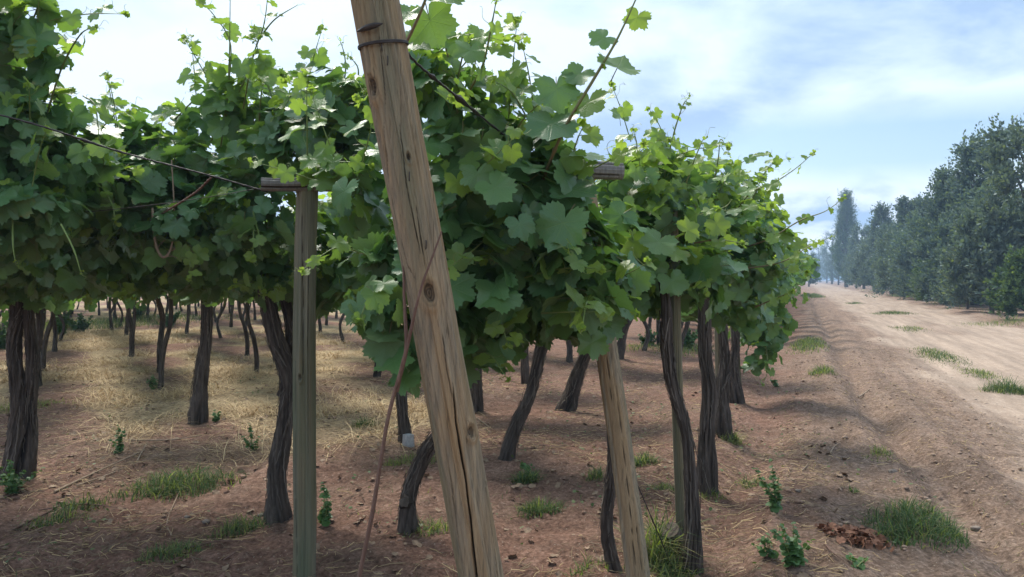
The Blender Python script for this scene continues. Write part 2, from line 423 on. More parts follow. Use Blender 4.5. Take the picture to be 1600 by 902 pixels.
# ---------------------------------------------------------------- vine leaves
KEY = np.array([(0, 1.0), (13, .93), (27, .80), (40, .90), (55, .98), (70, .90), (84, .75), (98, .82), (114, .90), (134, .84), (152, .70), (165, .52), (174, .28), (180, .10)])
def leaf_template(n, inner, seed, petiole):
    r = np.random.default_rng(seed)
    deep = r.uniform(-.04, .09)
    th = np.linspace(-math.pi, math.pi, n, endpoint=False) + math.pi / n * .5
    a = np.abs(np.degrees(th))
    rad = np.interp(a, KEY[:, 0], KEY[:, 1])
    rad = rad - deep * (np.exp(-((a - 27) / 9) ** 2) + np.exp(-((a - 85) / 10) ** 2))
    rad = rad * (1 + .04 * r.normal(size=n) * (n > 12))
    if n > 30: rad = rad * (1 + .05 * np.where(np.arange(n) % 2 == 0, 1, -1))
    elif n > 12: rad = rad * (1 + .05 * np.where(np.arange(n) % 2 == 0, 1, -1))
    cup, fold, wav, ph, tip = r.uniform(-.15, .4), r.uniform(-.1, .55), r.uniform(.05, .17), r.uniform(0, 6), r.uniform(-.05, .35)
    def z(x, y):
        rho = np.hypot(x, y); t = np.arctan2(x, y)
        bul = .06 * rho * np.abs(np.sin(t * 3.2))
        return -cup * rho ** 2 + fold * np.abs(x) * .5 - tip * np.maximum(y, 0) ** 2 * .5 + wav * np.sin(4 * t + ph) * rho ** 2 + bul
    rings = []
    V = [np.array([[0, 0]])]
    if inner:
        V.append(np.stack([np.sin(th[::2]) * rad[::2] * .55, np.cos(th[::2]) * rad[::2] * .55], 1))
    V.append(np.stack([np.sin(th) * rad, np.cos(th) * rad], 1))
    V = np.concatenate(V); Fc = []
    if inner:
        m = n // 2
        for i in range(m):
            j = (i + 1) % m; o0, o1, o2 = 1 + m + 2 * i, 1 + m + (2 * i + 1) % n, 1 + m + (2 * i + 2) % n
            Fc += [(0, 1 + j, 1 + i), (1 + i, o1, o0), (1 + i, 1 + j, o1), (1 + j, o2, o1)]
    else:
        for i in range(n): Fc.append((0, 1 + (i + 1) % n, 1 + i))
    V3 = np.concatenate([V, z(V[:, 0], V[:, 1])[:, None]], 1)
    UV = V.copy(); pet = np.zeros(len(V))
    if petiole:
        b = len(V3); c = np.array([[0, 0, -.01], [0, -.35, -.12], [0, -.75, -.38]])
        for p, w in zip(c, (.022, .022, .028)):
            for q in range(3):
                V3 = np.concatenate([V3, [p + w * np.array([math.cos(q * 2.094), 0, math.sin(q * 2.094)])]])
        for i in range(2):
            for q in range(3):
                a0, a1 = b + i * 3 + q, b + i * 3 + (q + 1) % 3
                Fc += [(a0, a1, a1 + 3), (a0, a1 + 3, a0 + 3)]
        UV = np.concatenate([UV, np.zeros((9, 2))]); pet = np.concatenate([pet, np.ones(9)])
    Fc = np.array(Fc)
    return V3, Fc, UV, pet
TPL = {'hi': [leaf_template(60, True, 100 + i, True) for i in range(9)],
       'mid': [leaf_template(20, False, 200 + i, False) for i in range(7)],
       'lo': [leaf_template(11, False, 300 + i, False) for i in range(5)]}

def add_leaves(mb, lod, pos, nor, tip, size, bright, age, mat=0):
    pos, nor = np.asarray(pos), nrm(np.asarray(nor))
    tip = tip - nor * (tip * nor).sum(1, keepdims=True); tip = nrm(tip)
    side = np.cross(tip, nor)
    which = rng.integers(0, len(TPL[lod]), len(pos))
    for w in range(len(TPL[lod])):
        s = which == w
        if not s.any(): continue
        V3, Fc, UV, pet = TPL[lod][w]; m = s.sum()
        Vw = pos[s][:, None] + size[s][:, None, None] * (V3[None, :, :1] * side[s][:, None] + V3[None, :, 1:2] * tip[s][:, None] + V3[None, :, 2:] * nor[s][:, None])
        ff = (Fc[None] + (np.arange(m) * len(V3))[:, None, None]).reshape(-1, 3)
        c = np.stack([np.repeat(bright[s][:, None], len(V3), 1), np.repeat(age[s][:, None], len(V3), 1), np.tile(pet, (m, 1))], -1)
        mb.add(Vw.reshape(-1, 3), ff, np.tile(UV, (m, 1)), c.reshape(-1, 3), mat)

UP = np.array([0, 0, 1.0])
def blob(mb, lod, c, r, dens=900, size=(.065, .105), young=.12, up=.55):
    """a clump of leaves filling an ellipsoid, blades facing outward and hanging down like shingles"""
    c, r = np.asarray(c, float), np.asarray(r, float)
    n = max(6, int(dens * 4.19 * r.prod()))
    d = nrm(rng.normal(size=(n, 3))); rad = rng.random(n) ** (1 / 2.6)
    p = c + d * rad[:, None] * r * (1 + .12 * rng.normal(size=(n, 1)))
    out = nrm(d / r * r.mean())
    nor = out * .75 + UP * up + rng.normal(size=(n, 3)) * .42
    tip = -UP * .75 + out * .55 + rng.normal(size=(n, 3)) * .5
    hgt = np.clip(d[:, 2] * rad, -1, 1)
    age = np.clip((rng.random(n) < young * (1 + 1.6 * np.clip(hgt, -.6, 1))) * rng.uniform(.35, 1, n) + .12 * rng.random(n), 0, 1)
    sz = (size[0] * .8 + (size[1] * 1.08 - size[0] * .8) * rng.random(n) ** .8) * (1 - .4 * age)
    add_leaves(mb, lod, p, nor, tip, sz, rng.random(n), age)

def tendril(mb, p, d, L, mat=1):
    d = nrm(np.asarray(d, float)); s = nrm(np.cross(d, UP) + 1e-3); w = np.cross(s, d)
    t = np.linspace(0, 1, 14)[:, None]; a = random.uniform(3, 9); R = L * random.uniform(.1, .2)
    pts = p + d * L * (t - .25 * t ** 2) + (s * np.sin(a * t ** 2) + w * (1 - np.cos(a * t ** 2))) * R * t
    tube(mb, pts, [.0016, .0009], 14, 3, cap=False, mat=mat, col=(random.uniform(0, .5), .6, 0))

def shoot(parent, pts, r=.005, size=(.09, .03), step=.075, lod='hi', woody=.6, name='shoot', tend=True, first=0.1, age=(.1, .9), tips=True):
    """one cane: a stem with curling tendrils and alternate leaves that shrink towards its tip"""
    pts = np.asarray(pts, float)
    L = np.linalg.norm(np.diff(pts, axis=0), axis=1).sum(); n = max(8, int(L / .03))
    c, _ = spline(pts, n)
    mb = MB(); 
    nod = lambda TH, LL, R: .35 * R * np.exp(-((np.mod(LL, step) - step / 2) / .006) ** 2)
    cf = lambda TH, LL, dd: np.stack([np.clip(woody * (1 - LL / L * .8), 0, 1), 0 * LL, 0 * LL], -1)
    tube(mb, c, [r, r * .85, r * .35], n * 2, 6, disp=nod, colfn=cf)
    T = nrm(np.gradient(c, axis=0)); ps, ns, ts, sz, br, ag = [], [], [], [], [], []
    k = int(L * (1 - first) / step)
    for i in range(k):
        f = first + (1 - first) * (i + .5) / k; j = min(n - 1, int(f * n))
        sd = nrm(np.cross(T[j], UP) + rng.normal(size=3) * .35) * (1 if i % 2 else -1)
        s = (size[0] * (1 - f) + size[1] * f) * rng.uniform(.8, 1.15)
        ps.append(c[j] + sd * s * .75); ns.append(UP * .55 + sd * .3 + np.array([0, -.45, 0]) + rng.normal(size=3) * .45)
        ts.append(sd * .8 - UP * .55 + rng.normal(size=3) * .3); sz.append(s); br.append(random.random())
        ag.append(np.clip(age[0] * (1 - f) + age[1] * f + random.uniform(-.12, .12), 0, 1))
        if tend and random.random() < .4: tendril(mb, c[j], -sd + T[j] * .6 + rng.normal(size=3) * .3, random.uniform(.06, .16), 0)
    if tips:
        for q in range(4):
            ps.append(c[-1] + rng.normal(size=3) * .008); ns.append(rng.normal(size=3) + UP * .3); ts.append(T[-1] + rng.normal(size=3) * .6)
            sz.append(size[1] * .55); br.append(.8); ag.append(min(1, age[1] + .1))
        tendril(mb, c[-1], T[-1] + rng.normal(size=3) * .4, .06, 0)
    st = mb.build(name, M_stem, parent)
    if ps:
        ml = MB(); add_leaves(ml, lod, np.array(ps), np.array(ns), np.array(ts), np.array(sz), np.array(br), np.array(ag))
        ml.build('leaves', M_leaf, st)
    return st

# ---------------------------------------------------------------- vine trunks
def bark_disp(seed, amp=.22, twist=2.0):
    def f(TH, LL, R):
        t = TH + twist * LL
        a = fbm(np.cos(t) * 3.2, np.sin(t) * 3.2, LL * 1.6, o=3, seed=seed)
        st = vnoise(np.cos(t) * 7, np.sin(t) * 7, LL * 2.4, seed=seed + 9)
        lump = fbm(np.cos(TH) * .8, np.sin(TH) * .8, LL * 4, o=2, seed=seed + 5)
        return R * (amp * a + .12 * st + .16 * lump)
    return f
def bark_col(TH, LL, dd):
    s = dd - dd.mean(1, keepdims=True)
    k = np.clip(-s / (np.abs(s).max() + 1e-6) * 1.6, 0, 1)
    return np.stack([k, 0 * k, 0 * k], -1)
_sd = [500]
def trunk_mb(pts, rad, n=90, k=36, amp=.22, twist=None, flare=True):
    _sd[0] += 13
    mb = MB(); L = sum(np.linalg.norm(np.asarray(pts[i + 1]) - np.asarray(pts[i])) for i in range(len(pts) - 1))
    tube(mb, pts, rad, n, k, bark_disp(_sd[0], amp, random.uniform(-3, 3) if twist is None else twist), colfn=bark_col)
    return mb

def pix_trunk(parent, pix, Y, wpx, n=90, k=40, dY=None, name='trunk', amp=.24, taper=None, sink=.06):
    """trunk through photo points at real distance Y (dY: drift in depth along its length)"""
    dY = dY or [0] * len(pix)
    pts = [P(x, y, Y + d) for (x, y), d in zip(pix, dY)]
    pts[0] = pts[0] - np.array([0, 0, sink])
    r = wpx / F * Y / 2 * .72
    rad = taper or [1.15, .95, .9, .85]
    mb = trunk_mb(pts, [r * 1.6] + [r * q for q in rad], n, k, amp)
    if wpx >= 18:
        c, rr = spline(pts, 80, [r * 1.55] + [r * q for q in rad]); T, N, B = frames(c)
        for i in range(int(26 + wpx)):
            a = random.uniform(-1.9, 1.9); j = random.randint(3, 58); l = random.randint(6, 18); jj = np.arange(j, min(j + l, 79)); f = np.linspace(-1, 1, len(jj))
            an = a + .25 * random.gauss(0, 1) * f + .03 * rng.normal(size=len(jj)); lift = rr[jj] * (1.12 + random.uniform(.05, .35) * np.abs(f) ** 3 + .05 * rng.normal(size=len(jj)))
            w = random.uniform(.003, .008) * (1 - .7 * np.abs(f))
            rad_ = np.cos(an)[:, None] * N[jj] + np.sin(an)[:, None] * B[jj]; sd = np.cross(T[jj], rad_); p = c[jj] + rad_ * lift[:, None]
            V = np.stack([p - sd * w[:, None], p + sd * w[:, None], p - rad_ * .003], 1).reshape(-1, 3); q = []
            for u in range(len(jj) - 1):
                for x0, x1 in ((0, 1), (1, 2), (2, 0)): q.append((3 * u + x0, 3 * u + x1, 3 * u + 3 + x1, 3 * u + 3 + x0))
            mb.add(V, q, None, np.array([random.uniform(0, .5), random.random() ** 2, 0]))
    return mb.build(name, M_bark, parent)

GV = 'grapevines trained in the vineyard rows'
def vine(px, py, label, Y=None):
    b = G(px, py) if Y is None else np.array([(px - 800) / F * Y, Y, gz((px - 800) / F * Y, Y)])
    e = empty('grapevine', b); tag(e, label, 'grapevine', GV); return e, b[1]

def foliage(e, blobs, lod='hi', dens=900, young=.12, size=(.065, .105), name='foliage'):
    mb = MB(); top = []
    for bl in blobs:
        px, py, Y, rx, ry = bl[:5]; rd = bl[5] if len(bl) > 5 else None
        r = [rx / F * Y, rd or .42, ry / F * Y]
        blob(mb, lod, P(px, py, Y), r, dens, size, (bl[6] if len(bl) > 6 else young) * (1.5 if px > 930 else 1.15))
        if lod == 'hi' and -20 < px < 1300:
            c = P(px, py, Y)
            for q in range(2):      # short side shoots that break up the outline
                if random.random() < .6:
                    d = nrm(np.array([random.gauss(0, .7), -.6 + random.gauss(0, .3), random.uniform(-.2, 1.0) * (1 if py < 330 else -.4)]))
                    a = c + d * np.array(r) * .75; l = random.uniform(.22, .42)
                    top.append((a, a + d * l * .5 + UP * .05, a + d * l + UP * random.uniform(-.06, .12)))
    for p in top: shoot(e, p, r=.0035, size=(.095, .035), step=.06, age=(.15, .75), woody=.2)
    return mb.build(name, M_leaf, e)

def sh(e, pix, **kw):
    return shoot(e, [P(*p) for p in pix], **kw)

def grapes(e, px, py, Y, n=26, L=.13):
    mb = MB(); c = P(px, py, Y)
    for i in range(n):
        f = random.random(); w = .035 * (1 - .7 * f)
        p = c + np.array([random.gauss(0, w * .6), random.gauss(0, w * .6), -L * f]); r = .0075
        a = np.linspace(0, math.pi, 5); b = np.linspace(0, 2 * math.pi, 7)[:-1]
        V = np.array([[math.sin(x) * math.cos(y), math.sin(x) * math.sin(y), math.cos(x)] for x in a for y in b]) * r + p
        q = [[i_ * 6 + j, (i_ + 1) * 6 + j, (i_ + 1) * 6 + (j + 1) % 6, i_ * 6 + (j + 1) % 6] for i_ in range(4) for j in range(6)]
        mb.add(V, q)
    tube(mb, [c + np.array([0, 0, .05]), c - np.array([0, 0, L * .8])], [.003, .002], 6, 5, col=(0, 0, 0))
    mb.build('grape_cluster', M_grape, e)

# --- left edge: a vine whose trunk stands just outside the photo and whose shoots tower up
e, Y = vine(-130, 950, 'tall grapevine at the left edge, its shoots towering into the bright sky')
pix_trunk(e, [(-130, 950), (-120, 760), (-125, 560), (-110, 420)], Y, 60)
foliage(e, [(15, 70, 4.0, 58, 95, .22), (60, 75, 4.1, 42, 55, .18), (100, 175, 4.3, 50, 40, .2), (130, 220, 4.4, 55, 34, .2), (50, 30, 4.0, 35, 40, .15)], dens=680, young=.2, size=(.07, .12), name='upper_foliage')
foliage(e, [(5, 200, 4.1, 80, 80, .35), (-60, 250, 4.0, 110, 140, .5), (50, 255, 4.2, 100, 55, .35),
            (-20, 340, 4.1, 90, 80, .45), (-90, 60, 4.0, 70, 120, .4), (40, 325, 4.0, 75, 45, .3)], dens=1050, young=.10)
sh(e, [(70, 190, 4.2), (95, 110, 4.1), (125, 55, 4.0), (150, 42, 3.95)], size=(.07, .02), age=(.2, .7))
sh(e, [(40, 60, 4.1), (60, 10, 4.0), (85, -50, 3.9)], size=(.09, .05))
sh(e, [(5, 40, 4.0), (-5, -20, 3.9), (20, -80, 3.8)], size=(.09, .06))
sh(e, [(130, 150, 4.3), (148, 165, 4.25), (155, 215, 4.2)], size=(.04, .02), woody=.3)
sh(e, [(20, 330, 3.9), (20, 380, 3.85), (24, 410, 3.85)], size=(.02, .01), step=.3, woody=0)
sh(e, [(95, 350, 3.9), (115, 390, 3.9), (126, 425, 3.9)], size=(.02, .01), step=.3, woody=0)

# --- the double-trunk vine at lower left
e, Y = vine(30, 748, 'grapevine with a thick dark trunk of two strands, leftmost of the nearer trunks')
pix_trunk(e, [(18, 748), (30, 640), (22, 540), (28, 470), (10, 410)], Y, 27, amp=.3)
pix_trunk(e, [(42, 745), (45, 650), (50, 560), (44, 480), (60, 410)], Y + .03, 23, amp=.2)
foliage(e, [(60, 430, 5.9, 150, 30, .4, 0), (220, 420, 5.9, 110, 35, .4, 0), (50, 390, 5.6, 130, 55, .45), (180, 395, 5.6, 100, 50, .45), (120, 330, 5.2, 130, 55, .4), (230, 300, 5.0, 110, 55, .4), (250, 370, 5.4, 90, 60, .45), (160, 290, 4.7, 80, 45, .3), (-30, 430, 6, 70, 50, .45),
            (190, 235, 5.3, 70, 45, .25), (100, 440, 6.2, 120, 30, .5)], dens=950, young=.08)
sh(e, [(150, 270, 4.6), (175, 320, 4.5), (180, 350, 4.5)], size=(.06, .03), woody=.2)
grapes(e, 172, 365, 5.0); grapes(e, 265, 355, 4.9)
# dry hanging cane with side spurs
c = MB()
tube(c, [P(268, 250, 4.6), P(272, 330, 4.6), P(268, 385, 4.6), P(255, 402, 4.6), P(243, 380, 4.6), P(238, 325, 4.6)], [.004, .005, .006, .008, .008, .007], 60, 8, disp=lambda TH, LL, R: .25 * R * np.exp(-((np.mod(LL, .05) - .025) / .006) ** 2), col=(0, 0, 0))
for (x0, y0, x1, y1) in ((272, 340, 292, 345), (268, 392, 295, 384), (268, 388, 294, 392), (262, 401, 278, 404), (245, 390, 258, 375), (240, 360, 250, 357)):
    tube(c, [P(x0, y0, 4.6), P((x0 + x1) / 2, (y0 + y1) / 2 - 2, 4.58), P(x1, y1, 4.55)], [.003, .0015], 6, 4)
c.build('dry_cane', M_pale, e)

# --- row beside the upright grey post
e, Y = vine(435, 812, 'grapevine with a dark curving forked trunk just left of the upright grey post')
pix_trunk(e, [(436, 812), (434, 740), (447, 650), (450, 590), (430, 525), (412, 440), (400, 380)], Y, 34, n=160, k=48, amp=.3, taper=[1.15, 1, .95, .95, .9, .85, .6])
pix_trunk(e, [(447, 620), (455, 560), (452, 500), (438, 440), (430, 390)], Y + .1, 20, amp=.25, sink=0)
foliage(e, [(380, 430, 5.5, 120, 32, .4, 0), (300, 410, 5.5, 70, 45, .35, 0), (300, 350, 4.9, 110, 60, .4), (400, 330, 4.7, 80, 70, .35), (390, 405, 5.2, 110, 50, .4), (300, 265, 5.1, 90, 50, .35, .15), (420, 250, 4.8, 70, 50, .3, .2),
            (330, 440, 6.2, 90, 32, .4), (450, 445, 5.4, 70, 35, .4)], dens=950, young=.14)
foliage(e, [(310, 195, 5.2, 75, 45, .2), (390, 170, 5.0, 65, 48, .2), (235, 215, 5.3, 60, 38, .2), (440, 190, 4.9, 45, 40, .18), (345, 145, 5.0, 40, 40, .15)], dens=520, young=.28, size=(.07, .12), name='upper_foliage')
sh(e, [(345, 230, 5.0), (355, 150, 4.9), (360, 70, 4.8), (335, 25, 4.75), (310, 0, 4.7)], size=(.11, .03), age=(.2, .8))
sh(e, [(330, 220, 5.0), (370, 150, 4.9), (395, 110, 4.85), (440, 120, 4.8)], size=(.11, .08), age=(.2, .4))
sh(e, [(352, 200, 5.0), (358, 100, 4.85), (360, -30, 4.7)], size=(.07, .03), step=.16)
sh(e, [(380, 170, 4.9), (395, 90, 4.8), (412, 40, 4.7), (420, -20, 4.65)], size=(.11, .04), age=(.2, .8))
sh(e, [(405, 60, 4.75), (430, 30, 4.7), (465, 8, 4.65)], size=(.03, .012), step=.15, tend=False)
sh(e, [(405, 190, 4.9), (408, 150, 4.8), (415, 115, 4.8)], size=(.08, .05))
sh(e, [(270, 190, 5.2), (310, 150, 5.1), (345, 120, 5.0)], size=(.08, .05))
sh(e, [(430, 230, 4.7), (440, 180, 4.6), (455, 150, 4.6)], size=(.09, .06), age=(.2, .5))
sh(e, [(395, 330, 4.5), (405, 375, 4.45), (392, 390, 4.45)], size=(.03, .012), step=.2, woody=0)
grapes(e, 440, 372, 4.6)

e, Y = vine(310, 662, 'slim straight grapevine trunk standing between the forked trunk and the straw')
pix_trunk(e, [(308, 662), (313, 600), (322, 530), (324, 475), (315, 420)], Y, 25, amp=.2)
foliage(e, [(290, 400, 8.3, 80, 45, .6), (360, 400, 8.5, 70, 45, .6), (290, 430, 8.0, 50, 30, .35, .3), (230, 400, 8.5, 60, 50, .6)], 'mid', 550, .15)
sh(e, [(330, 430, 7.8), (285, 440, 7.6), (250, 440, 7.5)], size=(.09, .06), lod='mid', age=(.3, .5))

# --- vine behind the leaning post with the bent trunk
e, Y = vine(638, 825, 'grapevine with a bent grey trunk and sawn scar behind the leaning post')
pix_trunk(e, [(638, 825), (640, 770), (662, 712), (690, 670), (715, 620), (712, 540), (700, 470)], Y, 30, n=140, amp=.14, taper=[1.05, 1.0, .95, .95, .9, .8, .6])
mb = MB(); tube(mb, [P(634, 786, Y - .075), P(632, 786, Y - .16)][::1], [.042, .03], 8, 14, disp=bark_disp(77, .3), colfn=lambda TH, LL, dd: np.stack([0 * LL + .9, 0 * LL, 0 * LL], -1))
mb.build('branch_scar', M_bark, e)
foliage(e, [(500, 220, 4.7, 75, 55, .4, .2), (560, 215, 4.5, 60, 65, .35, .18), (525, 160, 4.6, 60, 45, .3, .2), (470, 190, 4.7, 50, 50, .3, .25), (545, 292, 3.85, 34, 26, .16, .2), (482, 262, 3.88, 26, 17, .12, .25), (560, 160, 4.4, 50, 45, .3, .2), (580, 330, 4.5, 50, 70, .35), (520, 345, 5.4, 70, 50, .4, .45), (500, 430, 5.6, 60, 60, .4, .1), (560, 420, 5.2, 50, 60, .4, .2)], dens=950, young=.2)
sh(e, [(535, 140, 4.5), (540, 110, 4.5), (538, 85, 4.5), (532, 65, 4.45)], size=(.05, .015), step=.06)
sh(e, [(480, 180, 4.6), (470, 140, 4.6), (450, 125, 4.55)], size=(.07, .03))
sh(e, [(555, 150, 4.4), (560, 110, 4.35), (548, 90, 4.35)], size=(.06, .03))

# --- the big central mass at the post with the crossarm
e, Y = vine(962, 905, 'leafy grapevine with a huge dark green mass of leaves right of the leaning post')
pix_trunk(e, [(966, 905), (948, 830), (953, 760), (958, 700), (950, 620), (935, 540), (915, 440)], Y + .12, 20, n=140, amp=.28)
foliage(e, [(780, 400, 4.0, 130, 120, .3, .0), (700, 470, 3.9, 60, 80, .2, .0), (850, 470, 4.05, 90, 50, .3, .0), (720, 190, 3.55, 85, 75, .35, .2), (790, 230, 3.6, 70, 60, .35, .18), (700, 300, 3.5, 85, 90, .35), (790, 330, 3.5, 95, 95, .35), (860, 290, 3.6, 60, 70, .35), (870, 380, 3.6, 70, 80, .35, .04),
            (760, 430, 3.55, 95, 80, .35, .04), (840, 450, 3.7, 90, 60, .35, .03), (660, 420, 3.5, 70, 80, .35, .1), (700, 500, 3.6, 60, 70, .35, .05), (930, 430, 3.9, 60, 75, .35, .05),
            (610, 400, 3.55, 42, 60, .3, .15), (605, 490, 3.4, 50, 45, .25, .2), (640, 550, 3.45, 45, 45, .25, .05), (690, 130, 3.5, 55, 50, .3, .25), (770, 520, 4.0, 70, 35, .35, .02), (890, 490, 4.1, 70, 40, .4, .02), (840, 215, 3.6, 45, 45, .3, .15), (655, 100, 3.4, 30, 50, .25, .3), (915, 390, 3.45, 42, 85, .16, .05), (880, 300, 3.5, 40, 60, .2, .1), (925, 470, 3.4, 35, 25, .12, .02), (565, 300, 3.75, 30, 75, .25, .1), (800, 480, 3.7, 90, 45, .4, .02), (720, 545, 3.7, 45, 40, .3, .02)],
        dens=1000, young=.10, size=(.07, .115))
mb = MB()
big = [(965, 117, 3.0, 0.105, .35), (996, 40, 2.95, .06, .8), (870, 150, 3.1, .105, .1), (905, 128, 3.1, .075, .15), (862, 205, 3.1, .125, .03), (920, 172, 3.05, .09, .45), (943, 72, 3.0, .065, .15),
       (672, 45, 2.75, .11, .3), (692, 5, 2.7, .085, .4), (638, 35, 2.7, .06, .25), (655, 75, 2.8, .08, .3), (735, 90, 3.2, .085, .35), (772, 305, 3.05, .095, .12), (812, 362, 3.05, .07, .05), (880, 360, 3.1, .125, .05),
       (775, 245, 3.1, .08, .3), (660, 290, 3.2, .1, .1), (560, 490, 3.1, .09, .12), (600, 455, 3.1, .06, .3), (745, 285, 3.1, .08, .2), (925, 545, 3.6, .09, .25), (778, 555, 3.6, .09, .0), (720, 555, 3.4, .1, .0), (635, 600, 3.3, .09, .1), (615, 575, 3.25, .1, .1)]
bp = np.array([P(x, y, d) for x, y, d, s, a in big]); nb = len(big)
add_leaves(mb, 'hi', bp + np.array([0, 0, .03]), np.array([0, -.8, .55]) + rng.normal(size=(nb, 3)) * .3, -UP + rng.normal(size=(nb, 3)) * .5, np.array([b[3] for b in big]), rng.random(nb), np.array([b[4] for b in big]))
mb.build('foremost_leaves', M_leaf, e)
sh(e, [(845, 290, 3.4), (880, 205, 3.1), (930, 120, 3.0), (965, 60, 2.95), (1000, -15, 2.9)], r=.008, size=(.02, .02), step=.5, woody=1, tips=False)
sh(e, [(735, 140, 3.3), (755, 100, 3.2), (768, 40, 3.1), (775, 3, 3.05)], size=(.06, .015), age=(.3, .8), step=.06)
sh(e, [(705, 180, 3.4), (720, 100, 3.3), (730, 60, 3.25)], size=(.07, .03), age=(.3, .7))
sh(e, [(800, 220, 3.4), (815, 190, 3.3), (845, 160, 3.2)], size=(.05, .02))
sh(e, [(628, 80, 2.55), (650, 35, 2.5), (668, -10, 2.45), (680, -60, 2.4)], r=.006, size=(.03, .03), step=.4, woody=1, tips=False)
sh(e, [(700, 90, 3.3), (690, 30, 3.25)], size=(.05, .03), age=(.4, .8))
sh(e, [(620, 470, 3.3), (595, 450, 3.2), (575, 470, 3.1), (562, 500, 3.05)], size=(.08, .06), age=(.3, .3))

e, Y = vine(632, 694, 'grapevine whose dark ridged trunk ends in a pale grey block at its foot')
pix_trunk(e, [(636, 690), (630, 650), (625, 600), (630, 540), (640, 480)], Y, 19, amp=.35)
mb = MB(); b = P(638, 688, Y - .1); tube(mb, [b - np.array([0, 0, .07]), b + np.array([0, 0, .055])], [.06, .052], 6, 4, disp=lambda TH, LL, R: 0 * R)
mb.build('grey_block', M_sleeve, e)
foliage(e, [(640, 430, 7.6, 100, 50, .6), (560, 430, 7.8, 80, 50, .6), (720, 440, 7.8, 80, 50, .6)], 'mid', 500)
e, Y = vine(790, 717, 'grapevine with a bare trunk slanting right between the leaning post and crossarm post')
pix_trunk(e, [(788, 717), (805, 670), (830, 610), (846, 540), (855, 490), (850, 430)], Y, 25, amp=.12, taper=[1.1, .95, .95, 1.0, 1.0, .7])
foliage(e, [(830, 420, 6.8, 110, 60, .55), (760, 480, 6.8, 60, 30, .4), (900, 460, 6.6, 70, 40, .5), (730, 400, 7, 90, 60, .5)], 'mid', 520, .04)
e, Y = vine(882, 642, 'grapevine with a short slanting trunk seen just left of the crossarm post')
pix_trunk(e, [(882, 642), (895, 610), (910, 565), (930, 510), (925, 440)], Y, 26, amp=.15)
foliage(e, [(900, 450, 9, 90, 50, .6), (820, 440, 9, 90, 50, .6)], 'mid', 450, .04)
e, Y = vine(745, 643, 'grapevine with a straight dark trunk in shade just right of the leaning post')
pix_trunk(e, [(745, 643), (744, 590), (746, 540), (740, 440)], Y, 20, amp=.2)
foliage(e, [(745, 430, 9.4, 100, 50, .6)], 'mid', 450, .04)
e, Y = vine(822, 600, 'grapevine with a thin dark upright trunk behind the slanting bare trunk')
pix_trunk(e, [(822, 600), (820, 550), (822, 500), (815, 430)], Y, 13, amp=.2)
foliage(e, [(830, 425, 11.5, 90, 42, .6)], 'lo', 380, .04)
e, Y = vine(978, 562, 'grapevine with a dark trunk leaning right, deep in shade behind the crossarm post')
pix_trunk(e, [(965, 562), (975, 520), (990, 480), (1000, 430)], Y, 16, amp=.2); 
foliage(e, [(980, 425, 14, 90, 38, .7), (1060, 425, 14, 60, 38, .7)], 'lo', 330, .04)

# --- right-hand row ends
e, Y = vine(1076, 892, 'grapevine with a bark-peeling trunk winding round the first post right of the crossarm')
pix_trunk(e, [(1078, 892), (1082, 820), (1078, 720), (1068, 660), (1050, 600), (1042, 540), (1040, 480), (1030, 400)], Y - .08, 27, n=160, amp=.32, taper=[1.2, 1, .85, .85, .9, .9, .8, .6])
foliage(e, [(1000, 300, 4.8, 75, 55, .4, .4), (960, 360, 4.4, 65, 55, .35, .35), (1040, 340, 4.7, 70, 60, .4, .4), (1000, 250, 5.0, 60, 40, .35, .55), (950, 280, 4.6, 30, 40, .3, .5), (1010, 410, 4.6, 85, 50, .4, .12), (1080, 410, 4.7, 70, 50, .4, .12), (960, 450, 4.5, 60, 45, .4, .04), (1040, 455, 4.8, 80, 35, .4, .03), (1060, 280, 5.0, 50, 40, .35, .45)], dens=950, young=.3)
mb = MB()
big = [(1030, 378, 4.0, .11, .25), (1075, 360, 4.1, .085, .85), (1120, 350, 4.2, .08, .8), (950, 265, 4.3, .05, .9), (990, 380, 4.1, .09, .6), (930, 425, 4.0, .1, .1), (1055, 395, 4.1, .09, .5), (975, 320, 4.2, .08, .6), (1000, 430, 4.1, .1, .15), (1050, 440, 4.2, .1, .2)]
bp = np.array([P(x, y, d) for x, y, d, s, a in big]); nb = len(big)
add_leaves(mb, 'hi', bp, np.array([.1, -.7, .6]) + rng.normal(size=(nb, 3)) * .3, -UP + rng.normal(size=(nb, 3)) * .6, np.array([b[3] for b in big]), rng.random(nb), np.array([b[4] for b in big]))
mb.build('foremost_leaves', M_leaf, e)
sh(e, [(1035, 290, 4.8), (1050, 220, 4.7), (1065, 170, 4.65), (1076, 152, 4.6)], size=(.07, .02), age=(.3, .9), step=.06)
sh(e, [(985, 260, 4.8), (995, 230, 4.75), (990, 205, 4.7)], size=(.06, .03), age=(.6, .95))
sh(e, [(1060, 320, 4.6), (1085, 250, 4.5), (1100, 215, 4.5)], size=(.07, .02), age=(.4, .9))
sh(e, [(1085, 380, 4.4), (1120, 375, 4.3), (1160, 380, 4.2)], size=(.07, .04), age=(.4, .7), woody=1)

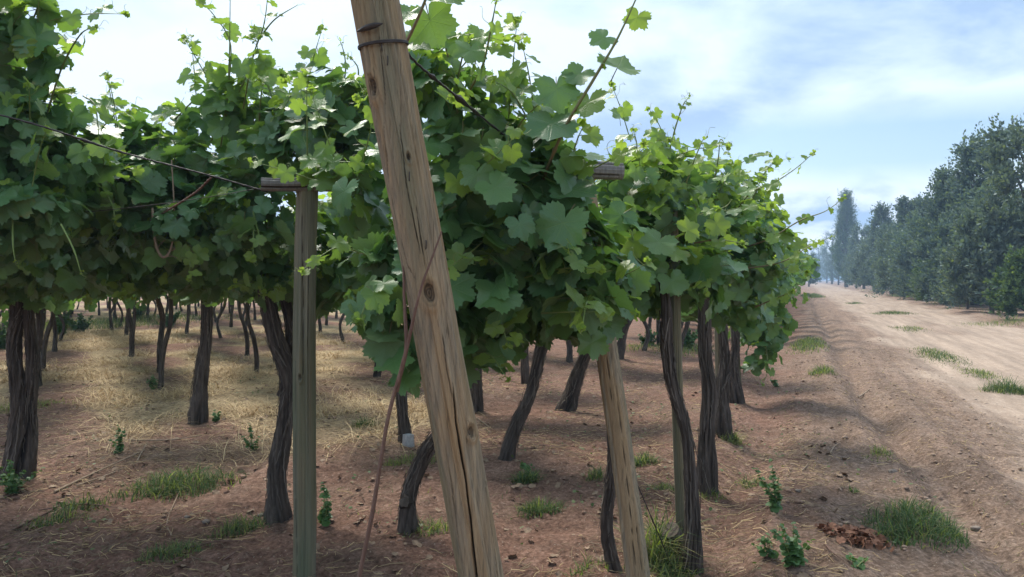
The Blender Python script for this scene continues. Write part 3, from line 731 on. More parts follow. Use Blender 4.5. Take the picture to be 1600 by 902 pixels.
e, Y = vine(1105, 768, 'grapevine with a rough upright trunk, second of the row ends along the bare strip')
pix_trunk(e, [(1106, 768), (1104, 700), (1108, 620), (1102, 550), (1100, 480), (1095, 410)], Y, 26, amp=.32)
foliage(e, [(1100, 320, 6.2, 75, 55, .45, .35), (1150, 360, 6.1, 60, 60, .45, .35), (1120, 420, 6.1, 75, 50, .45, .1), (1170, 420, 6.2, 45, 55, .4, .15), (1090, 470, 6.3, 70, 30, .45, .03), (1150, 480, 6.5, 50, 35, .4, .06), (1110, 270, 6.2, 45, 30, .35, .5)], 'hi', 800, .25)
sh(e, [(1110, 310, 6.0), (1122, 250, 5.9), (1126, 218, 5.8), (1140, 240, 5.8)], size=(.07, .02), age=(.4, .9))
sh(e, [(1150, 330, 5.9), (1175, 300, 5.7), (1210, 285, 5.6), (1245, 262, 5.5), (1272, 238, 5.4)], size=(.085, .025), age=(.3, .9))
sh(e, [(1170, 385, 5.8), (1205, 372, 5.5), (1250, 345, 5.3), (1290, 330, 5.2), (1320, 308, 5.1)], size=(.08, .02), age=(.3, .8), step=.12, woody=1)
sh(e, [(1165, 420, 5.7), (1220, 410, 5.4), (1265, 385, 5.3), (1300, 370, 5.2)], size=(.08, .015), age=(.3, .9), woody=1)
sh(e, [(1180, 480, 5.8), (1215, 465, 5.6), (1240, 455, 5.5)], size=(.07, .04), woody=1)
sh(e, [(1130, 420, 5.6), (1120, 450, 5.5), (1095, 468, 5.5)], size=(.03, .012), step=.2, woody=0)

e, Y = vine(1130, 682, 'grapevine with a ragged trunk beside a pale post, third of the row ends')
pix_trunk(e, [(1132, 682), (1128, 620), (1134, 560), (1128, 500), (1125, 430)], Y, 22, amp=.35)
foliage(e, [(1150, 320, 8.2, 60, 45, .5, .35), (1185, 370, 8.1, 45, 60, .5, .3), (1150, 430, 8.1, 60, 50, .5, .08), (1195, 450, 8.1, 35, 60, .5, .15), (1160, 290, 8.0, 40, 25, .4, .5)], 'hi', 560, .25)
sh(e, [(1170, 330, 7.9), (1185, 290, 7.8), (1200, 262, 7.7), (1215, 250, 7.7)], size=(.09, .03), age=(.4, .9))
e, Y = vine(1152, 630, 'grapevine with shoots hanging low to the soil, fourth of the row ends')
pix_trunk(e, [(1150, 632), (1146, 580), (1150, 530), (1145, 430)], Y, 18, amp=.3)
foliage(e, [(1180, 480, 10.2, 40, 60, .5, .15), (1200, 390, 10.1, 35, 60, .5, .3), (1205, 500, 10, 30, 60, .4, .15), (1190, 550, 10, 24, 35, .3, .2), (1160, 420, 10.3, 50, 50, .5, .1), (1195, 340, 10.2, 30, 25, .4, .4)], 'mid', 460, .2, (.075, .12))
sh(e, [(1205, 400, 9.8), (1225, 400, 9.6), (1245, 410, 9.5), (1262, 405, 9.4)], size=(.1, .04), lod='mid', age=(.4, .8))
sh(e, [(1195, 530, 9.8), (1200, 575, 9.7), (1192, 600, 9.7)], size=(.09, .04), lod='mid', age=(.3, .6))

# ---------------------------------------------------------------- posts
def post(pix, Y0, Y1, r0, r1, label, mat, knots=(), cracks=(), n=420, k=120, sink=.35, name='trellis_post', moss=.3, group='wooden posts of the vine trellis', topcut=True):
    """round treated pole from the ground to its sawn top, with knots and drying cracks cut into it.
    pix: (bottom px,py),(top px,py) on its axis; knots/cracks given on the photo"""
    (x0, y0), (x1, y1) = pix
    b, t = P(x0, y0, Y0), P(x1, y1, Y1)
    e = empty(name, b); tag(e, label, 'post', group)
    d = (t - b) / np.linalg.norm(t - b); bs = b - d * sink
    L = np.linalg.norm(t - bs); sd = random.randint(0, 9999)
    def loc(px, py):
        f = (py - y0) / (y1 - y0)
        ax = x0 + (x1 - x0) * f; Yd = Y0 + (Y1 - Y0) * f; rr = (r0 + (r1 - r0) * f) / Yd * F
        q = max(-.97, min(.97, (px - ax) / rr)); pt = P(ax, py, Yd)
        return math.asin(q), np.dot(pt - bs, d)
    kn = [(*loc(px, py), w, h) for px, py, w, h in knots]
    cr = [([loc(*p) for p in path], w, dep) for path, w, dep in cracks]
    c, rad = spline([bs, t], n, [r0, r1])
    wv = .25 if name == 'leaning_post' else 1.0
    c = c + wv * np.stack([.006 * np.sin(np.linspace(0, 5, n) + sd), .004 * np.sin(np.linspace(0, 4, n) + 2 * sd), 0 * np.zeros(n)], 1)
    T, N, B = frames(c)
    info = {}
    def disp(TH, LL, R):
        # TH = 0 faces the camera: frames() starts its normal at -Y and the axis is nearly upright
        a = np.mod(TH + math.pi, 2 * math.pi) - math.pi
        X, Yc = np.cos(TH), np.sin(TH)
        g = fbm(X * 7, Yc * 7, LL * .7, o=3, seed=sd) * .014 * R / .07 + vnoise(X * 20, Yc * 20, LL * 1.2, seed=sd + 3) * .0016
        g = .55 * g + .0025 * fbm(X * 1.2, Yc * 1.2, LL * 2, o=2, seed=sd + 8)
        dark = np.zeros_like(R); depth = np.zeros_like(R); halo = np.zeros_like(R)
        for th, l, w, h in kn:
            dx = (np.mod(a - th + math.pi, 2 * math.pi) - math.pi) * R; dy = LL - l
            q = np.sqrt((dx / w) ** 2 + (dy / h) ** 2)
            wob = q + .12 * vnoise(dx * 90, dy * 60, seed=sd + 2)
            g = g + .006 * np.exp(-((wob - 1.25) / .45) ** 2) - .008 * (1 - ss(.45, .8, wob))
            dark = np.maximum(dark, .95 * (1 - ss(.6, .95, wob)) * (.75 + .25 * np.sin(wob * 22)))
            dark = np.maximum(dark, .35 * np.exp(-((wob - 1.0) / .14) ** 2))
            halo = np.maximum(halo, (1 - ss(1.2, 2.6, wob)))
        for path, w, dep in cr:
            ls = np.array([p[1] for p in path]); ts = np.array([p[0] for p in path]); o = np.argsort(ls)
            ct = np.interp(LL, ls[o], ts[o]) + .02 * vnoise(LL * 14, 0, seed=sd + 4)
            dx = np.abs(np.mod(a - ct + math.pi, 2 * math.pi) - math.pi) * R
            inside = ss(ls.min() - .02, ls.min() + .08, LL) * (1 - ss(ls.max() - .08, ls.max() + .02, LL))
            ww = w * inside * (.6 + .5 * (vnoise(LL * 9, 1, seed=sd + 6) + 1) * .7) + 1e-5
            f = np.clip(1 - dx / ww, 0, 1) * inside
            g = g - dep * f ** .6; dark = np.maximum(dark, np.clip(f * 1.5, 0, 1))
        info['c'] = np.stack([dark, np.clip(halo * .6 + .9 * ss(.2, .6, fbm(X * 1.1, Yc * 1.1, LL * .9, o=3, seed=sd + 20)), 0, 1),
                              np.clip(moss + .7 * fbm(X * .9, Yc * .9, LL * .8, o=3, seed=sd + 30), 0, 1)], -1)
        return g
    mb = MB()
    # orient the seam away from the camera
    tube(mb, c, [r0, r1], n, k, disp=disp, colfn=lambda TH, LL, dd: info['c'])
    mb.build('shaft', mat, e)
    return e, b, t, d

main, mb_, mt_, md_ = post(((811, 1212), (567, -100)), 2.5, 2.33, .0655, .0665, 'thick weathered pole leaning left across the centre with knots and long cracks', M_post,
    knots=[(588, 137, .017, .036), (673, 456, .022, .04), (737, 674, .015, .024), (642, 250, .007, .016)],
    cracks=[([(709, 590), (713, 650), (727, 730), (736, 800), (746, 905), (760, 1000)], .0042, .028), ([(604, 190), (616, 320), (640, 410), (655, 440)], .0022, .012), ([(598, 60), (607, 180)], .0016, .008), ([(628, 190), (640, 300), (661, 400)], .0016, .01),
            ([(690, 500), (700, 570), (712, 640)], .0016, .01), ([(760, 720), (772, 850), (790, 1000)], .0016, .01), ([(700, 700), (716, 800), (735, 960)], .0016, .01), ([(650, 300), (667, 420)], .0015, .009)], n=760, k=220, name='leaning_post', moss=.12, group=None)
def on_main(py):
    f = (py - 1212) / (-100 - 1212); return mb_ + (mt_ - mb_) * f
# wire wound twice round the head of the leaning pole
w = MB(); c0 = on_main(60); sx = nrm(np.cross(md_, np.array([0, 1.0, 0]))); sy = np.cross(md_, sx)
aa = np.linspace(-.5, 4 * math.pi, 90)
pts = [c0 + .0745 * (math.cos(a) * sx + math.sin(a) * sy) + md_ * (.008 * math.sin(a + 2.4) + .004 * a / 6 - .006) for a in aa]
tube(w, pts, [.0032, .0032], 200, 6); w.build('wire_tie', M_wire, main)
for px_, py_ in ((606, 92), (596, 70), (672, 372), (640, 268)):
    w = MB(); q_ = on_main(py_); a_ = P(px_, py_, 2.27) ; f_ = nrm(a_ - q_); a_ = q_ + f_ * .0655
    tube(w, [a_ - f_ * .01 + UP * .012, a_ + f_ * .006 + UP * .011, a_ + f_ * .006 - UP * .011, a_ - f_ * .01 - UP * .012], [.0017, .0017], 12, 6); w.build('staple', M_wire, main)
w = MB(); tube(w, [P(559, 49, 2.31), P(572, 44, 2.275), P(585, 40, 2.268), P(598, 37, 2.272)], [.003, .009, .009, .002], 14, 8); w.build('dark_slash', M_wire, main)  # dark sliver added to stand for a dark slash recessed in the pole head

p475, a_, t_, _ = post(((473, 915), (481, 296)), 4.08, 4.08, .061, .053, 'upright grey-green post carrying a short crossarm, left of the leaning pole', M_post_grey,
    knots=[(474, 588, .01, .02)], cracks=[([(478, 330), (480, 480), (478, 600)], .0018, .01), ([(466, 560), (464, 760), (466, 900)], .002, .012), ([(488, 400), (486, 560)], .0016, .01)], moss=.4, k=90)
def crossarm(e, A, B, r, label=None):
    m = MB(); c = (np.asarray(A) + np.asarray(B)) / 2
    tube(m, [A, A + (c - A) * .5 + np.array([0, 0, -.002]), c + np.array([0, 0, .002]), B], [r * .94, r * .9, r * 1.06, r * .97], 120, 40, disp=lambda TH, LL, R: R * (.04 * fbm(np.cos(TH) * 2, np.sin(TH) * 2, LL * 3, o=3, seed=91) + .06 * vnoise(np.cos(TH) * 9, np.sin(TH) * 9, LL * 2, seed=94) - .2 * (vnoise(np.cos(TH) * 6, np.sin(TH) * 6, LL * .8, seed=92) > .55)),
         colfn=lambda TH, LL, dd: np.stack([np.clip(-dd / (r * .12), 0, 1), 0 * dd, .2 + 0 * dd], -1))
    m.build('crossarm', M_arm, e)
crossarm(p475, P(408, 288, 3.98), P(556, 289, 4.12), .037)
p965, _, _, _ = post(((1003, 960), (915, 282)), 3.72, 4.05, .06, .05, 'tan post leaning slightly left, carrying the crossarm that ends above the right-hand leaves', M_post,
    cracks=[([(960, 600), (975, 740), (990, 900)], .0018, .01), ([(945, 540), (955, 640)], .0016, .01), ([(985, 780), (1000, 900)], .0016, .01)], moss=.2, k=90)
crossarm(p965, P(800, 262, 3.95), P(972, 268, 4.05), .045)
post(((1068, 868), (1048, 300)), 4.52, 4.55, .033, .03, 'thin upright post wrapped by the bark-peeling trunk', M_post_grey, cracks=[([(1058, 500), (1062, 640)], .003, .008)], moss=.5, k=60, n=260)
post(((1127, 690), (1118, 330)), 7.75, 7.75, .042, .038, 'pale post beside the ragged trunk, third of the row ends', M_post_grey, moss=.2, k=50, n=200)
post(((1154, 628), (1137, 380)), 10.1, 10.1, .052, .046, 'grey post leaning left where shoots hang low to the soil', M_post_grey, moss=.3, k=50, n=200)
# sawn stump piece beside the thin post
st = MB(); tube(st, [P(1066, 868, 4.5), P(1056, 848, 4.46), P(1046, 828, 4.42)], [.048, .05, .05], 30, 30, disp=bark_disp(321, .15), colfn=bark_col)
o = st.build('sawn_stump', M_bark, origin=tuple(P(1066, 868, 4.5))); tag(o, 'short dark sawn stump leaning against the foot of the thin post', 'stump')

# ---------------------------------------------------------------- wires and canes
def wire(pix, r, label, mat=M_wire, name='trellis_wire', cat='wire', n=80, knobs=0, group='wires of the vine trellis'):
    m = MB(); pts = [P(*p) for p in pix]
    tube(m, pts, [r, r], n, 6, disp=lambda TH, LL, R: R * .25 * np.sin(TH + LL * 120) + knobs * R * np.maximum(vnoise(LL * 18, 0, seed=5) - .25, 0) * 3)
    o = m.build(name, mat, origin=tuple(pts[0])); tag(o, label, cat, group); return o
wire([(629, 72, 2.36), (650, 98, 2.5), (700, 140, 2.75), (800, 220, 3.4), (868, 262, 3.98)], .0045, 'knotted dark wire running from the leaning pole head down to the crossarm', knobs=1)
wire([(-60, 165, 3.5), (60, 196, 3.6), (190, 238, 3.8), (330, 275, 3.92), (418, 300, 3.98)], .0045, 'twisted dark wire sagging from the left edge to the left crossarm end', knobs=.4)
wire([(-60, 345, 4.4), (150, 330, 4.3), (300, 312, 4.1), (418, 292, 3.98)], .002, 'thin straight wire rising from the left through leaves to the left crossarm')
wire([(540, 287, 4.15), (700, 320, 4.6), (860, 330, 5.2)], .002, 'thin wire passing behind the leaning pole from the left crossarm')
wire([(970, 700, 4.0), (1010, 790, 4.15), (1058, 905, 4.3)], .003, 'slack dark wire slanting down from the tan post to the soil', knobs=.3)
wire([(330, 278, 3.92), (300, 305, 4.2), (235, 345, 4.7)], .006, 'dark bare cane crossing the sagging wire at left', M_cane, 'bare_cane', 'cane', group=None)
wire([(420, 283, 3.98), (330, 318, 6.0), (260, 345, 9.0), (215, 365, 13.0)], .002, 'thin row wire running back from the left crossarm into the leaves')
wire([(525, 283, 4.1), (420, 318, 6.2), (330, 345, 9.2)], .002, 'thin row wire running back from the right end of the left crossarm')
# the reddish cane leaning against the pole: two strands that join
m = MB()
tube(m, [P(556, 925, 2.5), P(582, 800, 2.46), P(605, 660, 2.42), P(632, 560, 2.36), P(655, 460, 2.28), P(676, 400, 2.26), P(690, 362, 2.27)], [.007, .0065, .006, .006, .004, .003, .0025], 150, 10, disp=bark_disp(44, .12, 6), col=(0, 0, 0))
tube(m, [P(620, 612, 2.41), P(634, 545, 2.38), P(632, 480, 2.37), P(630, 415, 2.38)], [.0065, .006, .005, .003], 50, 8, disp=bark_disp(45, .12, 6), col=(0, 0, 0))
o = m.build('dry_cane', M_cane, origin=tuple(P(556, 925, 2.5))); tag(o, 'forked reddish brown cane leaning up against the front of the leaning pole', 'cane')

# ---------------------------------------------------------------- rows of vines further back: four vines built once, then copied
def far_vine(seed, lod, dens, size):
    global rng
    rng = np.random.default_rng(seed); random.seed(seed)
    e = empty('grapevine', (0, 0, 0))
    h = 1.5; a = lambda s: random.gauss(0, s) * 1.4
    base = np.array([0, 0, -.08]); p1 = np.array([a(.06), a(.06), .45]); p2 = np.array([a(.1), a(.08), .95]); p3 = np.array([a(.1), a(.08), 1.45])
    r = random.uniform(.042, .062)
    trunk_mb([base, p1, p2, p3], [r * 1.3, r * .95, r * .9, r * .85], 50, 22, .26).build('trunk', M_bark, e)
    for s in (-1, 1):
        trunk_mb([p2 + (p3 - p2) * .6, p3 + np.array([s * .18, 0, .08]), p3 + np.array([s * .5, a(.05), .15]), p3 + np.array([s * 1.2, a(.08), .12])], [r * .7, r * .55, r * .42, r * .2], 30, 10, .2).build('arm', M_bark, e)
    mb = MB()
    for i in range(11):
        x = -1.5 + 3.0 * i / 10 + a(.12)
        blob(mb, lod, (x, a(.12), 1.95 + a(.1)), (random.uniform(.3, .42), random.uniform(.36, .5), random.uniform(.34, .48)), dens, size, .16)
        if random.random() < .7: blob(mb, lod, (x, random.choice((-1, 1)) * random.uniform(.35, .6), random.uniform(1.45, 1.7)), (.28, .25, .3), dens, size, .1)
        if random.random() < .8: blob(mb, lod, (x, a(.3), random.uniform(2.35, 2.6)), (.25, .25, .25), dens, size, .35)
    mb.build('foliage', M_leaf, e)
    for i in range(5):
        x, y = random.uniform(-1.4, 1.4), a(.3)
        shoot(e, [(x, y, 2.2), (x + a(.1), y + a(.1), 2.55), (x + a(.2), y + a(.2), 2.85 + a(.12))], size=(.1, .04), lod=lod, step=.09, tend=False, age=(.3, .8))
    return e
protoM = [far_vine(900 + i, 'mid', 205, (.085, .125)) for i in range(3)]
protoL = [far_vine(950 + i, 'lo', 85, (.12, .17)) for i in range(3)]
rng = np.random.default_rng(77); random.seed(77)

explicit = [np.array(o.location)[:2] for o in SC.objects if o.name.startswith('grapevine') and o.type == 'EMPTY' and o not in protoM + protoL]
extra = [  # trunks one can see further back (foot on the photo)
    (67, 580), (205, 558), (251, 582), (386, 556), (175, 516), (155, 492), (141, 487), (291, 522), (266, 508), (346, 530), (501, 518), (230, 497), (120, 484), (330, 500), (430, 505), (12, 530), (40, 505),
    (590, 560), (1005, 548), (1030, 540), (700, 560), (770, 548), (890, 565)]
spots = []
for px, py in extra: spots.append((*G(px, py)[:2], 'seen'))
P0 = np.array([.63, 4.1])
for i in range(-4, 42):
    for j in range(0, 16):
        q = P0 + U * 2.1 * i - D * (.55 if i > 7 else 0) + D * (3.0 * j + random.uniform(-.2, .2) + 1.35)
        x, y = q
        if y < 7.0 or y > 85: continue
        px = 800 + x / y * F
        if px < -120 or px > 1330: continue
        if i > 4 and j > 1: continue             # hidden behind the row ends
        if y > 46 and j > 0: continue
        if min(np.hypot(*(q - e_)) for e_ in explicit) < 1.4: continue
        if min([np.hypot(x - s_[0], y - s_[1]) for s_ in spots]) < 1.5: continue
        spots.append((x, y, 'end' if j == 0 else 'row'))
used = set()
DROP = set()
for n_, (x, y, kind) in enumerate(spots):
    if n_ in DROP: continue
    fam = protoM if y < 17 else protoL; k = n_ % 3
    o = fam[k]
    if id(o) in used: o = copy_tree(o)
    used.add(id(fam[k]))
    px = 800 + x / y * F
    o.location = (x, y, gz(x, y) - .02)
    o.rotation_euler = (0, 0, math.atan2(D[1], D[0]) + random.choice((0, math.pi)) + random.uniform(-.12, .12))
    s = random.uniform(.92, 1.06); o.scale = (1, random.uniform(.75, .95), s)
    if px > 1060: lab, gr = 'grapevine at a distant row end, in the leafy wall running along the bare strip', 'distant row-end grapevines'
    elif px > 560: lab, gr = 'grapevine in the shaded back rows seen under the central leaves', 'shaded back-row grapevines'
    else: lab, gr = 'slim grapevine trunk in the back rows among the dry straw', 'back-row grapevines in straw'
    if kind == 'seen' and px < 560:
        gr = GV
        lab = {67: 'slim grey vine trunk just right of the double-strand trunk', 205: 'vine trunk with pale peeling foot, in the straw left of the forked slim one', 251: 'slim forked vine trunk left of the straight one in the straw',
               386: 'vine trunk in the straw left of the dark curving forked trunk', 501: 'small distant vine trunk just right of the upright grey post'}.get(min((67, 205, 251, 386, 501), key=lambda q: abs(q - px)) if min(abs(q - px) for q in (67, 205, 251, 386, 501)) < 3 else 0, None)
        if lab is None: lab, gr = 'slim grapevine trunk in the back rows among the dry straw', 'back-row grapevines in straw'
    tag(o, lab, 'grapevine', gr)
for o in protoM + protoL:
    if id(o) not in used:
        for ch in list(o.children_recursive): bpy.data.objects.remove(ch)
        bpy.data.objects.remove(o)

# ---------------------------------------------------------------- hedge of trees beyond the track
def tree_mesh(seed, h, w, kind):
    """trunk, limbs and a crown of twig sprays in unit proportions: h tall, w half width"""
    r = np.random.default_rng(seed); rd = random.Random(seed)
    tr, cr = MB(), MB()
    lean = rd.uniform(-.04, .04) * h
    tube(tr, [(0, 0, -.2), (lean * .3, 0, h * .3), (lean, 0, h * .75), (lean, 0, h * .93)], [.028 * h ** .9, .02 * h ** .9, .008 * h, .003 * h], 20, 10, disp=bark_disp(seed, .2))
    cl = []
    nl = {'poplar': 170, 'round': 62, 'plume': 76, 'shrub': 40}[kind]
    for i in range(nl):
        f = (i + rd.random()) / nl
        if kind == 'poplar':
            z = h * (.08 + .9 * f); rad = w * .8 * (min(1, f * 5) * (1 - f) ** .85 * 1.25 + .04); up = 2.4
        elif kind == 'plume':
            z = h * (.06 + .88 * f); rad = w * (1.0 - .72 * f) * (.85 + .3 * rd.random()); up = .9
        elif kind == 'round':
            z = h * (.08 + .86 * f); rad = w * math.sqrt(max(.05, 1 - ((f - .42) / .62) ** 2)); up = .6
        else:
            z = h * (.05 + .85 * f); rad = w * math.sqrt(max(.08, 1 - (f * .95) ** 2)); up = .5
        a = i * 2.4 + rd.uniform(-.5, .5); q = rad * math.sqrt(rd.uniform(.15, 1))
        c = np.array([math.cos(a) * q + lean * f, math.sin(a) * q, z])
        if i % 3 == 0: tube(tr, [(lean * f * .8, 0, max(.1, z * .72 - .1)), (c[0] * .5, c[1] * .5, z * .9), tuple(c)], [.009 * h, .005 * h, .002 * h], 8, 5)
        cl.append((c, nrm(np.array([math.cos(a), math.sin(a), up]))))
    for c, d in cl:
        S_ = w * {'poplar': .42, 'plume': .42, 'round': .42, 'shrub': .46}[kind]
        tone = rd.random() * .75 + .25 * c[2] / h
        m = 22
        for k in range(m):
            dd = nrm(d * 1.1 + np.array([.15, 0, .55]) + r.normal(size=3) * .62); Ls = S_ * rd.uniform(.5, 1.75)
            n = 14
            t = r.random(n) ** .8; p = c + dd * (t[:, None] * Ls) + r.normal(size=(n, 3)) * .045 * S_ * (1 + t[:, None])
            p[:, 2] = np.maximum(p[:, 2], .05)
            td = nrm(dd + r.normal(size=(n, 3)) * .42); nn = nrm(r.normal(size=(n, 3)) + np.array([0, 0, .5])); nn = nrm(nn - td * (nn * td).sum(1, keepdims=True)); sd = np.cross(td, nn)
            L = r.uniform(.1, .24, n)[:, None] * (1.15 if kind != 'shrub' else .8); W = L * r.uniform(.22, .34, n)[:, None]
            V = np.stack([p, p + td * L * .5 + sd * W, p + td * L, p + td * L * .5 - sd * W], 1).reshape(-1, 3)
            f4 = np.arange(4 * n).reshape(n, 4)
            bright = np.clip(.7 * tone + .3 * r.random(n), 0, 1); age = np.clip(t * .4 + .2 * r.normal(size=n), 0, 1)
            cr.add(V, f4, None, np.stack([np.repeat(bright, 4), np.repeat(age, 4), np.zeros(4 * n)], 1))
    return tr, cr
TG = 'trees and shrubs of the hedge beyond the dirt track'
def hedge_tree(px, s, top, half, kind, mat, label, seed, name='hedge_tree', cat='tree', Y=None):
    X_Y = (px - 800) / F
    Y = Y or s / (X_Y - K); x = X_Y * Y
    h = CAMZ + (HZ - top) / F * Y; w = half / F * Y
    e = empty(name, (x, Y, gz(x, Y) * math.exp(-Y / 300))); tag(e, label, cat, TG)
    tr, cr = tree_mesh(seed, h, w, kind)
    m = tr.mesh('trunk', M_limb); o = bpy.data.objects.new('trunk', m); COL.objects.link(o); o.parent = e
    m = cr.mesh('crown', M_tree[mat], smooth=False); o = bpy.data.objects.new('crown', m); COL.objects.link(o); o.parent = e
hedge_tree(1612, 10.5, 190, 62, 'round', 0, 'pale grey-green fluffy tree at the right edge, tallest crown there', 1)
hedge_tree(1522, 10.5, 222, 55, 'plume', 1, 'tall dark blue-green tree with a pointed top left of the pale edge tree', 2)
hedge_tree(1488, 10.0, 275, 48, 'plume', 1, 'dusky tree with feathery shoulder on the left of the tall pointed tree', 3)
hedge_tree(1550, 8.9, 340, 52, 'round', 0, 'rounded grey-green shrub with a domed top at the lower right of the hedge', 4, 'hedge_shrub', 'shrub')
hedge_tree(1605, 8.6, 400, 40, 'shrub', 2, 'low green shrub at the foot of the pale edge tree', 5, 'hedge_shrub', 'shrub')
hedge_tree(1455, 9.6, 345, 45, 'round', 1, 'grey-blue bushy tree before the feathery dusky one', 6)
hedge_tree(1420, 10.0, 312, 26, 'plume', 1, 'slender dark tree with split top, right of a similar slimmer peak', 7)
hedge_tree(1380, 10.0, 320, 22, 'plume', 1, 'slim dark tree standing between the poplar and the split-topped tree', 8)
hedge_tree(1412, 9.0, 368, 36, 'round', 0, 'mid-height pale shrub in front of the split-topped tree', 9, 'hedge_shrub', 'shrub')
hedge_tree(1366, 9.2, 378, 30, 'round', 0, 'rounded shrub just right of the foot of the poplar', 10, 'hedge_shrub', 'shrub')
hedge_tree(1322, 8.9, 306, 24, 'poplar', 2, 'narrow dark poplar bending right, standing alone above the far shrubs', 11, 'poplar_tree')
hedge_tree(1292, 10, 388, 17, 'round', 1, 'farthest hazy tree where the dirt track vanishes', 12)
hedge_tree(1338, 9.6, 398, 20, 'round', 1, 'dark bush at the foot of the poplar', 13, 'hedge_shrub', 'shrub')
hedge_tree(1512, 8.9, 400, 36, 'shrub', 1, 'dark low shrub left of the domed grey-green shrub', 14, 'hedge_shrub', 'shrub')
hedge_tree(1470, 8.8, 408, 34, 'shrub', 2, 'dark green shrub low in the middle of the hedge', 15, 'hedge_shrub', 'shrub')
hedge_tree(1432, 8.9, 412, 28, 'shrub', 1, 'dark shrub low in the hedge left of the green one', 16, 'hedge_shrub', 'shrub')
hedge_tree(1395, 9.0, 412, 22, 'shrub', 1, 'small dusky shrub in the hedge, fronting the pale mid-height shrub', 17, 'hedge_shrub', 'shrub')
hedge_tree(1264, 0, 398, 12, 'round', 2, 'far green tree showing just past the end of the vine wall', 18, Y=170)
hedge_tree(1570, 11.0, 300, 50, 'round', 1, 'dark tree filling the gap between the pointed tree and pale edge tree', 19)

hedge_tree(1448, 10.4, 312, 34, 'plume', 1, 'dark feathery tree rising between the split-topped tree and the dusky one', 20)
hedge_tree(1350, 10.2, 352, 20, 'round', 1, 'dark rounded tree filling the hedge right behind the poplar foot', 21)
hedge_tree(1300, 10.0, 362, 18, 'round', 1, 'tallest of the hazy trees filling the gap between vine wall and poplar', 27)
hedge_tree(1281, 9.6, 382, 15, 'round', 1, 'hazy round tree near the far end of the hedge, beyond the last shoots', 28)
hedge_tree(1310, 10.0, 380, 16, 'round', 1, 'hazy dark shrub left of the poplar foot', 22, 'hedge_shrub', 'shrub')
hedge_tree(1278, 10.0, 396, 10, 'round', 1, 'tiny hazy tree at the very end of the hedge', 23)
hedge_tree(1492, 9.2, 360, 44, 'round', 1, 'dark blue-green bushy tree under the feathery shoulder', 24)
hedge_tree(1435, 9.3, 372, 34, 'round', 1, 'dark bushy tree under the split-topped tree, its crown reaching the ground', 25)
hedge_tree(1392, 9.5, 352, 26, 'round', 1, 'dark bushy tree under the slim peak right of the poplar', 26)
# ---------------------------------------------------------------- grass, weeds, litter
def blades(mb, x, y, h, w, lean, dry, mat=0):
    n = len(x); z = ground_h(x, y) - .01; a = rng.uniform(0, 2 * math.pi, n)
    d = np.stack([np.cos(a), np.sin(a), 0 * a], 1); sd = np.stack([-np.sin(a), np.cos(a), 0 * a], 1)
    tw = rng.uniform(-.8, .8, n); sd = nrm(sd * np.cos(tw)[:, None] + d * np.sin(tw)[:, None])
    p = np.stack([x, y, z], 1); V = []
    for f, ww in ((0, 1), (.45, .85), (.8, .5), (1, .05)):
        c = p + UP * (h * (f - .35 * lean * f * f))[:, None] + d * (h * lean * f * f)[:, None]
        V += [c - sd * (w * ww / 2)[:, None], c + sd * (w * ww / 2)[:, None]]
    V = np.stack(V, 1).reshape(-1, 3); b = np.arange(n)[:, None] * 8
    f4 = np.concatenate([b + np.array([[2 * i, 2 * i + 1, 2 * i + 3, 2 * i + 2]]) for i in range(3)], 0)
    c = np.stack([np.repeat(rng.random(n), 8), np.repeat(dry, 8), np.zeros(8 * n)], 1)
    mb.add(V, f4, None, c, mat)

def tuft(px, py, rx, ry, n, h, dry, label, name='grass_tuft', cat='grass', group='tufts of grass on the bare soil'):
    b = G(px, py); m = MB(); n = int(n * 2.2)
    q = nrm(rng.normal(size=(n, 2))) * np.sqrt(rng.random((n, 1))); q = q + .45 * rng.normal(size=(n, 2)); q = q[(q ** 2).sum(1) < (2.4 if rx >= .3 else 1.5)]
    x = b[0] + q[:, 0] * rx + q[:, 1] * ry * K; y = b[1] + q[:, 1] * ry
    k = fbm(x * 9, y * 9, seed=71, o=2) > (-.9 if rx < .45 else -.45); x, y = x[k], y[k]; n = len(x)
    edge = np.exp(-1.1 * (q[k] ** 2).sum(1)) * .8 + .35
    blades(m, x, y, h * edge * rng.uniform(.5, 1.2, n), rng.uniform(.004, .0075, n) * (1 + b[1] * .03), rng.uniform(.2, 1.6, n), (rng.random(n) < dry + .12) * rng.uniform(.4, 1, n))
    o = m.build(name, M_grass, origin=tuple(b)); tag(o, label, cat, group)
    if rx >= .3 and ry >= .5: o.name = 'grass_strip'; tag(o, kind='stuff')
    return o
tuft(278, 765, .3, .28, 420, .2, .12, 'big dark green tuft of grass lying between the left trunks')
tuft(130, 790, .14, .14, 110, .12, .2, 'small grass tuft in front of the double-strand trunk')
tuft(85, 815, .16, .12, 100, .11, .3, 'sparse grass tuft low at the left edge of the photo')
tuft(378, 830, .14, .16, 150, .13, .3, 'grey-green grass tuft left of the dark curving trunk foot')
tuft(270, 870, .16, .14, 160, .1, .4, 'dull sparse tuft near the bottom left corner soil')
tuft(843, 800, .13, .13, 200, .12, .2, 'green tuft nearest the leaning pole on its right, below a leafier one')
tuft(824, 752, .09, .11, 150, .13, .05, 'leafy dark green tuft above another, between the two leaning posts')
tuft(930, 750, .06, .06, 60, .14, .4, 'small pale tuft beside the tan post, on its left')
tuft(1000, 725, .14, .12, 160, .13, .15, 'green tuft just right of the tan post')
tuft(1040, 765, .09, .08, 80, .08, .5, 'small dry tuft between the tan post and the thin post')
tuft(1028, 865, .12, .14, 200, .3, .45, 'tall yellowish grass tuft around the sawn stump')
tuft(1052, 900, .12, .1, 140, .14, .3, 'short grass tuft at the foot of the bark-peeling trunk')
tuft(1432, 822, .28, .36, 620, .16, .12, 'largest green grass patch on the tilled strip, near the rusty dead leaves')
